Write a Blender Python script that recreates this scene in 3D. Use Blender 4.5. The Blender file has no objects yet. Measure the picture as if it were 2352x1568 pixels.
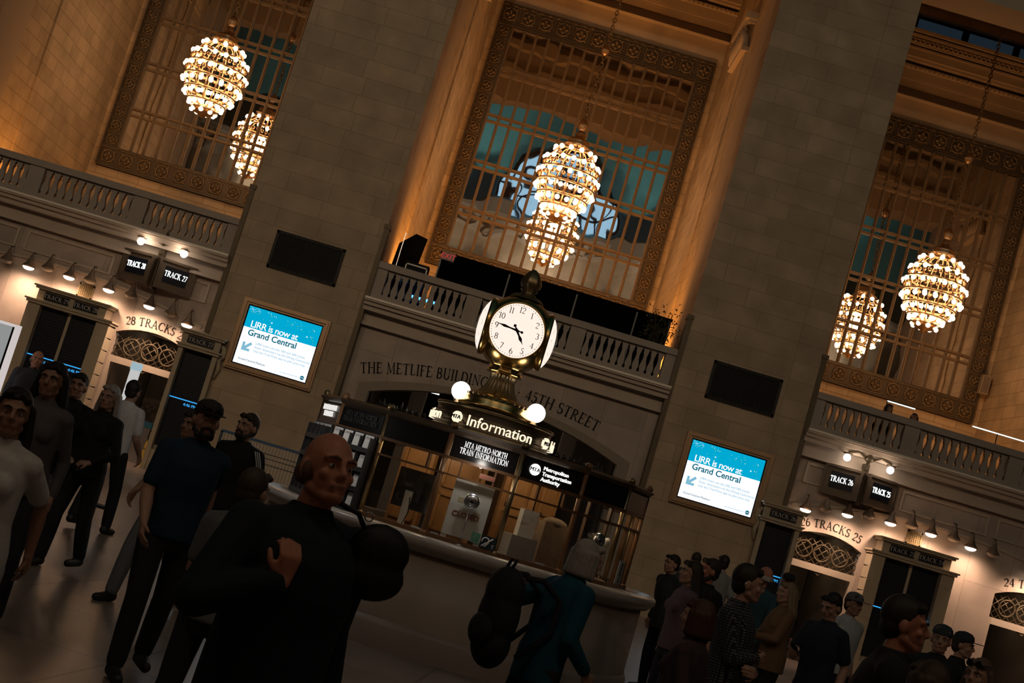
import bpy, bmesh, math, random
from math import sin, cos, pi, radians, sqrt, atan2
from mathutils import Vector, Matrix
random.seed(7)
SC = bpy.context.scene
COL = SC.collection
SC.view_settings.view_transform = 'Standard'
SC.view_settings.look = 'None'
SC.view_settings.gamma = 1
SC.view_settings.use_curve_mapping = False
SC.view_settings.exposure = 0.0
try:
    SC.cycles.sample_clamp_indirect = 4.0
    SC.cycles.max_bounces = 5
    SC.cycles.use_adaptive_sampling = True; SC.cycles.adaptive_threshold = 0.06; SC.cycles.adaptive_min_samples = 16
    SC.cycles.diffuse_bounces = 3; SC.cycles.glossy_bounces = 4
    SC.cycles.use_denoising = True
except Exception:
    pass

# ------------------------------------------------------------------ materials
MATS = {}
def mat(name, col, rough=0.55, metal=0.0, emit=None, estr=0.0, noise=None, bump=None, spec=0.4):
    """noise=(scale, amount) varies the colour, bump=(scale, strength)."""
    if name in MATS: return MATS[name]
    m = bpy.data.materials.new(name); m.use_nodes = True
    nt = m.node_tree; N = nt.nodes; L = nt.links
    b = N['Principled BSDF']
    b.inputs['Base Color'].default_value = (*col, 1)
    b.inputs['Roughness'].default_value = rough
    b.inputs['Metallic'].default_value = metal
    b.inputs['Specular IOR Level'].default_value = spec
    tc = N.new('ShaderNodeTexCoord')
    if noise is None: noise = (6.0, 0.12)
    if noise:
        nz = N.new('ShaderNodeTexNoise'); nz.inputs['Scale'].default_value = noise[0]; nz.inputs['Detail'].default_value = 5
        L.new(tc.outputs['Object'], nz.inputs['Vector'])
        mx = N.new('ShaderNodeMix'); mx.data_type = 'RGBA'
        a = noise[1]
        mx.inputs['A'].default_value = (*[c*(1-a) for c in col], 1)
        mx.inputs['B'].default_value = (*[min(1, c*(1+a)) for c in col], 1)
        L.new(nz.outputs['Fac'], mx.inputs['Factor']); L.new(mx.outputs['Result'], b.inputs['Base Color'])
    if bump:
        nb = N.new('ShaderNodeTexNoise'); nb.inputs['Scale'].default_value = bump[0]; nb.inputs['Detail'].default_value = 4
        L.new(tc.outputs['Object'], nb.inputs['Vector'])
        bp = N.new('ShaderNodeBump'); bp.inputs['Strength'].default_value = bump[1]; bp.inputs['Distance'].default_value = 0.02
        L.new(nb.outputs['Fac'], bp.inputs['Height']); L.new(bp.outputs['Normal'], b.inputs['Normal'])
    if emit:
        b.inputs['Emission Color'].default_value = (*emit, 1)
        b.inputs['Emission Strength'].default_value = estr
    MATS[name] = m
    return m

def stone(name, col, row=0.43, width=1.25, mortar=0.012, joint=0.45, vary=0.22, rough=0.75, slab=False):
    """ashlar: coordinates run along the wall (x+y) and up (z), so jambs and fronts both show courses."""
    m = bpy.data.materials.new(name); m.use_nodes = True
    nt = m.node_tree; N = nt.nodes; L = nt.links
    b = N['Principled BSDF']; b.inputs['Roughness'].default_value = rough
    b.inputs['Specular IOR Level'].default_value = 0.25
    g = N.new('ShaderNodeNewGeometry'); s = N.new('ShaderNodeSeparateXYZ'); L.new(g.outputs['Position'], s.inputs[0])
    ad = N.new('ShaderNodeMath'); ad.operation = 'ADD'; L.new(s.outputs['X'], ad.inputs[0]); L.new(s.outputs['Y'], ad.inputs[1])
    cb = N.new('ShaderNodeCombineXYZ')
    if slab:
        L.new(s.outputs['Z'], cb.inputs['X']); L.new(ad.outputs[0], cb.inputs['Y'])
    else:
        L.new(ad.outputs[0], cb.inputs['X']); L.new(s.outputs['Z'], cb.inputs['Y'])
    br = N.new('ShaderNodeTexBrick'); L.new(cb.outputs[0], br.inputs['Vector'])
    br.inputs['Scale'].default_value = 1.0
    br.inputs['Brick Width'].default_value = width; br.inputs['Row Height'].default_value = row
    br.inputs['Mortar Size'].default_value = mortar; br.inputs['Mortar Smooth'].default_value = 0.3
    br.offset = 0.5 if not slab else 0.0; br.squash = 0.72; br.squash_frequency = 2
    br.inputs['Color1'].default_value = (*[c*(1-vary) for c in col], 1)
    br.inputs['Color2'].default_value = (*[min(1, c*(1+vary*.6)) for c in col], 1)
    br.inputs['Mortar'].default_value = (*[c*joint for c in col], 1)
    nz = N.new('ShaderNodeTexNoise'); nz.inputs['Scale'].default_value = 1.3; nz.inputs['Detail'].default_value = 8
    L.new(cb.outputs[0], nz.inputs['Vector'])
    mp = N.new('ShaderNodeMapRange'); mp.inputs['From Min'].default_value = .3; mp.inputs['From Max'].default_value = .7
    mp.inputs['To Min'].default_value = .82; mp.inputs['To Max'].default_value = 1.12
    L.new(nz.outputs['Fac'], mp.inputs['Value'])
    mx = N.new('ShaderNodeMix'); mx.data_type = 'RGBA'; mx.blend_type = 'MULTIPLY'; mx.inputs['Factor'].default_value = 1
    L.new(br.outputs['Color'], mx.inputs['A']); L.new(mp.outputs[0], mx.inputs['B'])
    L.new(mx.outputs['Result'], b.inputs['Base Color'])
    bp = N.new('ShaderNodeBump'); bp.inputs['Strength'].default_value = .5; bp.inputs['Distance'].default_value = .02; bp.invert = True
    L.new(br.outputs['Fac'], bp.inputs['Height']); L.new(bp.outputs['Normal'], b.inputs['Normal'])
    MATS[name] = m
    return m

def emis(name, col, strength):
    if name in MATS: return MATS[name]
    m = bpy.data.materials.new(name); m.use_nodes = True
    nt = m.node_tree
    for n in list(nt.nodes): nt.nodes.remove(n)
    e = nt.nodes.new('ShaderNodeEmission'); o = nt.nodes.new('ShaderNodeOutputMaterial')
    e.inputs['Color'].default_value = (*col, 1); e.inputs['Strength'].default_value = strength
    nt.links.new(e.outputs[0], o.inputs[0]); MATS[name] = m
    return m

def mirror_glass(name, dark, amount, rough=0.015):
    """old plate glass: strong reflection over a dark gap, slightly wavy."""
    m = bpy.data.materials.new(name); m.use_nodes = True
    nt = m.node_tree; N = nt.nodes; L = nt.links
    for n in list(N): N.remove(n)
    d = N.new('ShaderNodeBsdfDiffuse'); d.inputs['Color'].default_value = (*dark, 1)
    g = N.new('ShaderNodeBsdfGlossy'); g.inputs['Roughness'].default_value = rough; g.inputs['Color'].default_value = (.95, .93, .9, 1)
    tc = N.new('ShaderNodeNewGeometry')
    nz = N.new('ShaderNodeTexNoise'); nz.inputs['Scale'].default_value = .9; nz.inputs['Detail'].default_value = 1
    L.new(tc.outputs['Position'], nz.inputs['Vector'])
    bp = N.new('ShaderNodeBump'); bp.inputs['Strength'].default_value = .19; bp.inputs['Distance'].default_value = .05
    L.new(nz.outputs['Fac'], bp.inputs['Height']); L.new(bp.outputs['Normal'], g.inputs['Normal'])
    mx = N.new('ShaderNodeMixShader'); mx.inputs[0].default_value = amount
    o = N.new('ShaderNodeOutputMaterial')
    L.new(d.outputs[0], mx.inputs[1]); L.new(g.outputs[0], mx.inputs[2]); L.new(mx.outputs[0], o.inputs[0])
    MATS[name] = m
    return m

def clear_glass(name, refl=0.1, tint=(.95, .96, .95)):
    m = bpy.data.materials.new(name); m.use_nodes = True
    nt = m.node_tree; N = nt.nodes; L = nt.links
    for n in list(N): N.remove(n)
    t = N.new('ShaderNodeBsdfTransparent'); t.inputs['Color'].default_value = (*tint, 1)
    g = N.new('ShaderNodeBsdfGlossy'); g.inputs['Roughness'].default_value = .03
    mx = N.new('ShaderNodeMixShader'); mx.inputs[0].default_value = refl
    o = N.new('ShaderNodeOutputMaterial')
    L.new(t.outputs[0], mx.inputs[1]); L.new(g.outputs[0], mx.inputs[2]); L.new(mx.outputs[0], o.inputs[0])
    MATS[name] = m
    return m

def check_fabric(name, a, b, scale):
    m = bpy.data.materials.new(name); m.use_nodes = True
    nt = m.node_tree; N = nt.nodes; L = nt.links
    bs = N['Principled BSDF']; bs.inputs['Roughness'].default_value = .9
    tc = N.new('ShaderNodeTexCoord'); s = N.new('ShaderNodeSeparateXYZ'); L.new(tc.outputs['Object'], s.inputs[0])
    ad = N.new('ShaderNodeMath'); ad.operation = 'ADD'; L.new(s.outputs['X'], ad.inputs[0]); L.new(s.outputs['Y'], ad.inputs[1])
    outs = []
    for src in (ad.outputs[0], s.outputs['Z']):
        mu = N.new('ShaderNodeMath'); mu.operation = 'MULTIPLY'; mu.inputs[1].default_value = scale; L.new(src, mu.inputs[0])
        fr = N.new('ShaderNodeMath'); fr.operation = 'FRACT'; L.new(mu.outputs[0], fr.inputs[0])
        gt = N.new('ShaderNodeMath'); gt.operation = 'GREATER_THAN'; gt.inputs[1].default_value = .55; L.new(fr.outputs[0], gt.inputs[0])
        outs.append(gt)
    mu = N.new('ShaderNodeMath'); mu.operation = 'MULTIPLY'; L.new(outs[0].outputs[0], mu.inputs[0]); L.new(outs[1].outputs[0], mu.inputs[1])
    mx = N.new('ShaderNodeMix'); mx.data_type = 'RGBA'; mx.inputs['A'].default_value = (*a, 1); mx.inputs['B'].default_value = (*b, 1)
    L.new(mu.outputs[0], mx.inputs['Factor']); L.new(mx.outputs['Result'], bs.inputs['Base Color'])
    MATS[name] = m
    return m

M_PIER = stone('pier_limestone', (.44, .335, .23), row=.46, width=1.5, mortar=.008, joint=.72, vary=.1)
M_JAMB = stone('recess_limestone', (.50, .39, .25), row=.40, width=1.0, mortar=.010, joint=.6, vary=.12)
M_SMOOTH = mat('smooth_limestone', (.47, .38, .27), .8, noise=(.8, .1))
M_MARBLE = stone('wall_marble', (.40, .325, .27), row=1.05, width=4.2, mortar=.006, joint=.7, vary=.12, rough=.45, slab=True)
M_TRIM = mat('moulding_stone', (.46, .38, .30), .6, noise=(2, .1))
M_BALU = mat('balustrade_stone', (.36, .30, .25), .6, noise=(3, .12))
M_TEAL = mat('painted_vault', (.045, .19, .21), .8, noise=(.3, .2))
M_BRONZE = mat('dark_bronze', (.10, .075, .045), .5, .5, noise=(3, .2))
M_MULL = mat('window_bronze', (.19, .135, .075), .6, .2, noise=(3, .15))
M_GOLD = mat('polished_brass', (.62, .42, .16), .22, 1.0, noise=(3, .1))
M_GILT = mat('gilded_metal', (.62, .43, .25), .38, 1.0)
M_OLDBRASS = mat('aged_brass', (.30, .22, .12), .38, .9, noise=(8, .25))
M_BLACK = mat('black_paint', (.006, .006, .007), .6, spec=.15)
M_JET = mat('dark_void', (.003, .003, .003), .95, spec=.02)  # matt near-black for slot back, steps, lattice and partition
M_LETTER = mat('engraved_letters', (.03, .026, .024), .8, spec=.1)
M_WHITE = mat('white_board', (.75, .74, .72), .5, noise=(4, .05))
M_WOOD = mat('walnut_wood', (.13, .065, .03), .35, noise=(5, .3))
M_STEEL = mat('brushed_steel', (.55, .57, .6), .28, 1.0)
M_PANE = mirror_glass('window_pane', (.045, .034, .02), .72)
M_GLASS = clear_glass('booth_glass', .09)
M_BULB = emis('bulb_glow', (1.0, .64, .38), 11)

# ------------------------------------------------------------------ mesh builder
class MB:
    def __init__(s): s.v = []; s.f = []; s.sm = []
    def add(s, vs, fs, smooth=False, M=None):
        o = len(s.v)
        s.v += [tuple(M @ Vector(p)) for p in vs] if M else [tuple(p) for p in vs]
        s.f += [tuple(i+o for i in f) for f in fs]; s.sm += [smooth]*len(fs)
        return s
    def box(s, x0, x1, y0, y1, z0, z1, M=None):
        v = [(x, y, z) for z in (z0, z1) for y in (y0, y1) for x in (x0, x1)]
        return s.add(v, [(0,2,3,1),(4,5,7,6),(0,1,5,4),(2,6,7,3),(0,4,6,2),(1,3,7,5)], False, M)
    def tube(s, pts, r, n=8, M=None, cap=True):
        pts = [Vector(p) for p in pts]; rs = r if isinstance(r, (list, tuple)) else [r]*len(pts)
        vs = []; prev = None
        for i, p in enumerate(pts):
            d = (pts[min(i+1, len(pts)-1)]-pts[max(i-1, 0)]).normalized()
            a = prev if prev else (Vector((0,0,1)) if abs(d.z) < .9 else Vector((1,0,0)))
            u = (a - d*a.dot(d)).normalized(); w = d.cross(u); prev = u
            for k in range(n):
                t = 2*pi*k/n; vs.append(p + (u*cos(t)+w*sin(t))*rs[i])
        fs = []
        for i in range(len(pts)-1):
            for k in range(n):
                k2 = (k+1) % n; fs.append((i*n+k, i*n+k2, (i+1)*n+k2, (i+1)*n+k))
        if cap: fs += [tuple(range(n))[::-1], tuple((len(pts)-1)*n+k for k in range(n))]
        return s.add(vs, fs, True, M)
    def lathe(s, prof, n=24, c=(0,0,0), M=None, flute=0, a0=0, a1=2*pi):
        full = abs(a1-a0-2*pi) < 1e-6
        m = n if full else n+1
        vs = []; fs = []
        for (r, z) in prof:
            for k in range(m):
                t = a0+(a1-a0)*k/n; q = r*(1+flute*(1, 0, -1, 0)[k % 4]); vs.append((c[0]+q*cos(t), c[1]+q*sin(t), c[2]+z))
        for i in range(len(prof)-1):
            for k in range(n):
                k2 = (k+1) % m; fs.append((i*m+k, i*m+k2, (i+1)*m+k2, (i+1)*m+k))
        return s.add(vs, fs, True, M)
    def ball(s, c, r, n=12, m=8, M=None):
        rr = r if isinstance(r, (tuple, list)) else (r, r, r)
        vs = [(c[0], c[1], c[2]-rr[2])]; fs = []
        for i in range(1, m):
            a = -pi/2+pi*i/m
            for k in range(n):
                t = 2*pi*k/n; vs.append((c[0]+rr[0]*cos(a)*cos(t), c[1]+rr[1]*cos(a)*sin(t), c[2]+rr[2]*sin(a)))
        vs.append((c[0], c[1], c[2]+rr[2])); top = len(vs)-1
        for k in range(n):
            k2 = (k+1) % n
            fs.append((0, 1+k2, 1+k)); fs.append((top, top-n+k, top-n+k2))
            for i in range(m-2): fs.append((1+i*n+k, 1+i*n+k2, 1+(i+1)*n+k2, 1+(i+1)*n+k))
        return s.add(vs, fs, True, M)
    def cap(s, p0, r0, p1, r1, n=10):
        """closed tapered capsule made of two balls and a frustum (for remeshing)."""
        p0 = Vector(p0); p1 = Vector(p1)
        s.ball(p0, r0, n, 6); s.ball(p1, r1, n, 6)
        if (p1-p0).length > 1e-4: s.tube([p0, p1], [r0, r1], n)
        return s
    def torus(s, c, R, r, n=24, m=8, M=None):
        vs = []; fs = []
        for i in range(n):
            a = 2*pi*i/n
            for k in range(m):
                b = 2*pi*k/m; vs.append((c[0]+(R+r*cos(b))*cos(a), c[1]+(R+r*cos(b))*sin(a), c[2]+r*sin(b)))
        for i in range(n):
            for k in range(m): fs.append((i*m+k, ((i+1) % n)*m+k, ((i+1) % n)*m+(k+1) % m, i*m+(k+1) % m))
        return s.add(vs, fs, True, M)
    def slab(s, poly, y0, y1, M=None):
        """polygon in (x, z), extruded from y0 to y1."""
        n = len(poly)
        vs = [(x, y0, z) for x, z in poly]+[(x, y1, z) for x, z in poly]
        fs = [tuple(range(n)), tuple(range(2*n-1, n-1, -1))]+[(i, i+n, (i+1) % n+n, (i+1) % n) for i in range(n)]
        return s.add(vs, fs, False, M)
    def build(s, name, m, parent=None, loc=(0,0,0), smooth=True):
        me = bpy.data.meshes.new(name); l = Vector(loc)
        me.from_pydata([tuple(Vector(p)-l) for p in s.v], [], s.f)
        if smooth: me.polygons.foreach_set('use_smooth', s.sm)
        me.materials.append(m); me.update()
        bm = bmesh.new(); bm.from_mesh(me); bmesh.ops.recalc_face_normals(bm, faces=bm.faces); bm.to_mesh(me); bm.free()
        o = bpy.data.objects.new(name, me); COL.objects.link(o)
        if parent: o.parent = parent
        else: o.location = l
        return o

def tag(o, label=None, cat=None, group=None, kind=None):
    if label: o['label'] = label
    if cat: o['category'] = cat
    if group: o['group'] = group
    if kind: o['kind'] = kind
    return o
def thing(name, label, cat, loc=(0,0,0), group=None, rz=0, kind=None):
    o = bpy.data.objects.new(name, None); COL.objects.link(o)
    o.location = loc; o.rotation_euler = (0, 0, rz); o.empty_display_size = .2
    return tag(o, label, cat, group, kind)
def struct(name, mb, m):
    o = mb.build(name, m); o['kind'] = 'structure'; return o
def dup(root, loc, rz, label, group=None):
    r = root.copy(); COL.objects.link(r); r.location = loc; r.rotation_euler = (0, 0, rz); r['label'] = label
    if group: r['group'] = group
    for ch in list(root.children):
        c = ch.copy(); COL.objects.link(c); c.parent = r
        for g in ch.children:
            d = g.copy(); COL.objects.link(d); d.parent = c
    return r
def lamp(kind, loc, energy, col, radius=.1, rot=None, spot=None, size=None, blend=.6):
    l = bpy.data.lights.new('lamp_light', kind); l.energy = energy; l.color = col
    if kind in ('POINT', 'SPOT'): l.shadow_soft_size = radius
    if kind == 'SPOT': l.spot_size = spot; l.spot_blend = blend
    if kind == 'AREA': l.shape = 'RECTANGLE'; l.size, l.size_y = size
    o = bpy.data.objects.new('lamp_light', l); COL.objects.link(o); o.location = loc
    if rot: o.rotation_euler = rot
    return o

def aim(loc, target):
    return (Vector(target)-Vector(loc)).to_track_quat('-Z', 'Y').to_euler()

# ------------------------------------------------------------------ lettering
def sans(txt, size, bold=0.0, align='CENTER', extrude=.004, spacing=1.0):
    """sans lettering as (verts, faces) in the x-z plane, readable from -y."""
    cu = bpy.data.curves.new('text', 'FONT'); cu.body = txt; cu.size = size; cu.align_x = align
    cu.extrude = extrude; fat = bold if 'M' in txt else 0; cu.offset = 0 if fat else bold*size; cu.space_character = spacing; cu.resolution_u = 4
    ob = bpy.data.objects.new('text', cu); COL.objects.link(ob)
    me = bpy.data.meshes.new_from_object(ob.evaluated_get(bpy.context.evaluated_depsgraph_get()))
    vs = [(v.co.x, -v.co.z, v.co.y) for v in me.vertices]; fs = [tuple(p.vertices) for p in me.polygons]
    if fat:                                  # an M thickened by offset folds over itself: widen it with shifted strokes
        n = len(vs); v0, f0 = list(vs), list(fs)
        for i, dx in enumerate((-fat*size*.8, fat*size*.8), 1):
            vs += [(x+dx, y+.0004*i, z) for x, y, z in v0]; fs += [tuple(q+n*i for q in f) for f in f0]
    bpy.data.objects.remove(ob); bpy.data.curves.remove(cu); bpy.data.meshes.remove(me)
    return vs, fs

# serif capitals drawn with a broad pen: upright strokes thick, level strokes thin
G = {
 ' ': (.35, []), '-': (.42, [('l', .06,.4,.36,.4)]), '.': (.3, [('l', .12,.03,.18,.03)]), '*': (.5, [('d', .25,.45)]), ':': (.3, [('d', .15,.15), ('d', .15,.6)]),
 'T': (.78, [('l',.39,0,.39,1),('l',.05,.97,.73,.97),('l',.05,.97,.04,.78,.05),('l',.73,.97,.74,.78,.05),('s',.39,0,.15)]),
 'H': (.92, [('l',.17,0,.17,1),('l',.75,0,.75,1),('l',.17,.52,.75,.52)]+[('s',x,z,.13) for x in (.17,.75) for z in (0,1)]),
 'E': (.7, [('l',.17,0,.17,1),('l',.1,.97,.6,.97),('l',.17,.52,.5,.52),('l',.1,.03,.63,.03),('l',.6,.97,.61,.8,.05),('l',.63,.03,.66,.22,.05),('s',.17,0,.13),('s',.17,1,.13)]),
 'F': (.66, [('l',.17,0,.17,1),('l',.1,.97,.6,.97),('l',.17,.52,.5,.52),('l',.6,.97,.61,.8,.05),('s',.17,0,.14),('s',.17,1,.13)]),
 'M': (1.05, [('l',.15,0,.19,1,.05),('l',.19,1,.52,.06,.12),('l',.52,.06,.85,1,.05),('l',.85,1,.9,0,.13),('s',.15,0,.12),('s',.9,0,.13),('s',.16,1,.08),('s',.88,1,.08)]),
 'L': (.66, [('l',.17,0,.17,1),('l',.1,.03,.6,.03),('l',.6,.03,.63,.24,.05),('s',.17,1,.13)]),
 'I': (.36, [('l',.18,0,.18,1),('s',.18,0,.14),('s',.18,1,.14)]),
 'B': (.72, [('l',.17,0,.17,1),('a',.3,.75,.26,.23,90,-90),('a',.3,.26,.33,.25,90,-90),('l',.1,.98,.3,.98),('l',.17,.515,.3,.515),('l',.1,.02,.3,.02)]),
 'U': (.86, [('l',.17,.35,.17,1),('a',.43,.35,.26,.33,180,360),('l',.69,.35,.69,1,.06),('s',.17,1,.13),('s',.69,1,.12)]),
 'D': (.86, [('l',.17,0,.17,1),('a',.34,.5,.42,.48,90,-90),('l',.1,.98,.36,.98),('l',.1,.02,.36,.02)]),
 'N': (.92, [('l',.17,0,.17,1,.06),('l',.15,1,.76,.03,.12),('l',.76,0,.76,1,.06),('s',.17,0,.12),('s',.76,1,.12)]),
 'G': (.9, [('a',.48,.5,.4,.48,50,320),('l',.76,.05,.76,.42),('s',.76,.42,.13)]),
 'C': (.84, [('a',.48,.5,.4,.48,48,312),('l',.76,.86,.76,.7,.05)]),
 'A': (.86, [('l',.12,0,.42,1,.05),('l',.42,1,.74,0,.12),('l',.22,.34,.62,.34),('s',.12,0,.11),('s',.74,0,.13)]),
 'K': (.84, [('l',.17,0,.17,1),('l',.2,.45,.64,1,.05),('l',.32,.6,.74,0,.12),('s',.17,0,.13),('s',.17,1,.13),('s',.66,1,.11),('s',.74,0,.11)]),
 'S': (.64, [('a',.32,.745,.23,.235,50,270),('a',.32,.26,.25,.25,90,-140),('l',.5,.93,.52,.76,.05),('l',.1,.06,.08,.25,.05)]),
 'R': (.82, [('l',.17,0,.17,1),('a',.3,.74,.28,.24,90,-90),('l',.1,.98,.3,.98),('l',.17,.5,.3,.5),('l',.36,.5,.74,0,.12),('s',.17,0,.14),('s',.76,.02,.08)]),
 'O': (.94, [('a',.47,.5,.4,.48,0,360)]),
 'P': (.7, [('l',.17,0,.17,1),('a',.3,.72,.29,.26,90,-90),('l',.1,.98,.3,.98),('l',.17,.46,.3,.46),('s',.17,0,.14)]),
 'Y': (.8, [('l',.39,0,.39,.48),('l',.08,1,.39,.46,.11),('l',.39,.46,.7,1,.05),('s',.39,0,.14)]),
 'V': (.8, [('l',.1,1,.4,0,.12),('l',.4,0,.7,1,.05)]), 'W': (1.1, [('l',.08,1,.33,0,.11),('l',.33,0,.55,.95,.05),('l',.55,.95,.78,0,.11),('l',.78,0,1.02,1,.05)]),
 '0': (.62, [('a',.31,.5,.24,.48,0,360)]), '1': (.4, [('l',.2,0,.2,1),('l',.2,1,.07,.88,.06),('s',.2,0,.13)]),
 '2': (.6, [('a',.29,.72,.22,.26,170,-30),('l',.5,.6,.07,.04,.06),('l',.05,.05,.54,.05,.1)]),
 '3': (.58, [('a',.27,.75,.2,.23,150,-90),('a',.27,.27,.24,.25,90,-150)]),
 '4': (.64, [('l',.44,0,.44,1),('l',.44,1,.04,.3,.05),('l',.04,.3,.6,.3)]),
 '5': (.58, [('l',.14,.96,.14,.55,.06),('l',.14,.96,.5,.96,.1),('a',.26,.32,.24,.3,110,-150)]),
 '6': (.62, [('a',.32,.3,.23,.28,0,360),('a',.5,.36,.42,.62,180,110)]), '7': (.58, [('l',.06,.95,.54,.95,.1),('l',.54,.95,.2,0,.11)]),
 '8': (.6, [('a',.3,.75,.19,.23,0,360),('a',.3,.27,.23,.25,0,360)]), '9': (.62, [('a',.3,.69,.23,.28,0,360),('a',.12,.63,.42,.62,0,-70)]),
 'i': (.32, [('l',.16,0,.16,.62),('d',.16,.86),('s',.16,0,.11)]), 's': (.46, [('a',.23,.47,.15,.15,40,270),('a',.23,.17,.16,.15,90,-140)]),
 'n': (.66, [('l',.14,0,.14,.62),('a',.33,.38,.19,.24,180,0),('l',.52,0,.52,.4),('s',.14,0,.11),('s',.52,0,.11)]),
 'o': (.62, [('a',.31,.32,.25,.31,0,360)]), 'w': (.84, [('l',.06,.62,.25,0,.1),('l',.25,0,.42,.58,.05),('l',.42,.58,.6,0,.1),('l',.6,0,.78,.62,.05)]),
 'a': (.56, [('a',.26,.18,.19,.18,0,360),('a',.25,.42,.2,.2,150,0),('l',.45,0,.45,.42)]), 't': (.4, [('l',.18,.1,.18,.85),('a',.27,.12,.09,.1,180,300),('l',.04,.6,.34,.6)]),
}
def serif(mb, txt, size, place, thick=.13, thin=.05, tracking=.06, depth=.01, total=None, word=None):
    """place(s) -> (x, z, angle) for arc length s along the baseline; letters stand in the x-z plane at y=0 towards -y."""
    adv = [G[c][0]+tracking for c in txt]; W = sum(adv); pos = 0.0
    k = (total/(W*size)) if total else 1.0
    def quad(f, pts):
        n = len(pts)
        P = [f(x, z) for x, z in pts]
        mb.add([(x, -depth, z) for x, z in P]+[(x, 0, z) for x, z in P], [tuple(range(n))[::-1]]+[(i, (i+1) % n, (i+1) % n+n, i+n) for i in range(n)])
    wi = 0
    for ch, a in zip(txt, adv):
        if ch == ' ': wi += 1
        if word is not None and wi != word: pos += a; continue
        mid = (pos+a/2)*size*k
        cx, cz, an = place(mid)
        half = G[ch][0]/2
        def f(x, z, cx=cx, cz=cz, an=an, half=half):
            dx = (x-half)*size*k; dz = z*size
            return cx+dx*cos(an)-dz*sin(an), cz+dx*sin(an)+dz*cos(an)
        for st in G[ch][1]:
            if st[0] == 'l':
                x0, z0, x1, z1 = st[1:5]; d = Vector((x1-x0, z1-z0)).normalized()
                w = st[5] if len(st) > 5 else thin+(thick-thin)*abs(d.y)
                n = Vector((-d.y, d.x))*w/2
                quad(f, [(x0+n.x, z0+n.y), (x0-n.x, z0-n.y), (x1-n.x, z1-n.y), (x1+n.x, z1+n.y)])
            elif st[0] == 'a':
                _, ax, az, rx, rz, a0, a1 = st; m = max(4, int(abs(a1-a0)/18)); prev = None
                for i in range(m+1):
                    t = radians(a0+(a1-a0)*i/m); p = Vector((ax+rx*cos(t), az+rz*sin(t)))
                    d = Vector((-rx*sin(t), rz*cos(t))).normalized(); w = thin+(thick-thin)*abs(d.y)
                    n = Vector((-d.y, d.x))*w/2; cur = ((p+n), (p-n))
                    if prev: quad(f, [tuple(prev[0]), tuple(prev[1]), tuple(cur[1]), tuple(cur[0])])
                    prev = cur
            elif st[0] == 's':
                _, x, z, h = st; s2 = thin*.5
                quad(f, [(x-h, z-s2), (x+h, z-s2), (x+h, z+s2), (x-h, z+s2)])
            elif st[0] == 'd':
                _, x, z = st; quad(f, [(x+.08*cos(i*pi/4), z+.08*sin(i*pi/4)) for i in range(8)])
        pos += a
    return W*size*k
def line_at(x0, z0, ang=0):
    return lambda s: (x0+s*cos(ang), z0+s*sin(ang), ang)
def serif_width(txt, size, tracking=.06): return sum(G[c][0]+tracking for c in txt)*size
# ================================================================== THE HALL
PITCH, BAYH, YF, YB = 11.03, 3.83, 34.0, 45.2     # bay spacing, half opening, front plane, back of recess
BAYS = [(-PITCH, 'left'), (0.0, 'middle'), (PITCH, 'right')]
ZC, ZFLOOR = 5.4, 4.95
YW = YF+.3

def marble_floor():
    m = bpy.data.materials.new('floor_marble'); m.use_nodes = True
    nt = m.node_tree; N = nt.nodes; L = nt.links; b = N['Principled BSDF']
    b.inputs['Roughness'].default_value = .32; b.inputs['Specular IOR Level'].default_value = .35
    g = N.new('ShaderNodeNewGeometry')
    mp = N.new('ShaderNodeMapping'); mp.inputs['Rotation'].default_value = (0, 0, .12); L.new(g.outputs['Position'], mp.inputs[0])
    br = N.new('ShaderNodeTexBrick'); L.new(mp.outputs[0], br.inputs['Vector']); br.offset = 0
    br.inputs['Scale'].default_value = 1; br.inputs['Brick Width'].default_value = 1.5; br.inputs['Row Height'].default_value = 1.5
    br.inputs['Mortar Size'].default_value = .012
    br.inputs['Color1'].default_value = (.34, .27, .23, 1); br.inputs['Color2'].default_value = (.28, .22, .185, 1); br.inputs['Mortar'].default_value = (.14, .11, .09, 1)
    nz = N.new('ShaderNodeTexNoise'); nz.inputs['Scale'].default_value = 1.2; nz.inputs['Detail'].default_value = 6; L.new(g.outputs['Position'], nz.inputs['Vector'])
    mx = N.new('ShaderNodeMix'); mx.data_type = 'RGBA'; mx.blend_type = 'MULTIPLY'; mx.inputs['Factor'].default_value = .5
    L.new(br.outputs['Color'], mx.inputs['A']); L.new(nz.outputs['Fac'], mx.inputs['B']); L.new(mx.outputs['Result'], b.inputs['Base Color'])
    return m
f = MB(); f.box(-40, 40, -4, 60, -.2, 0); struct('floor', f, marble_floor())

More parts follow.
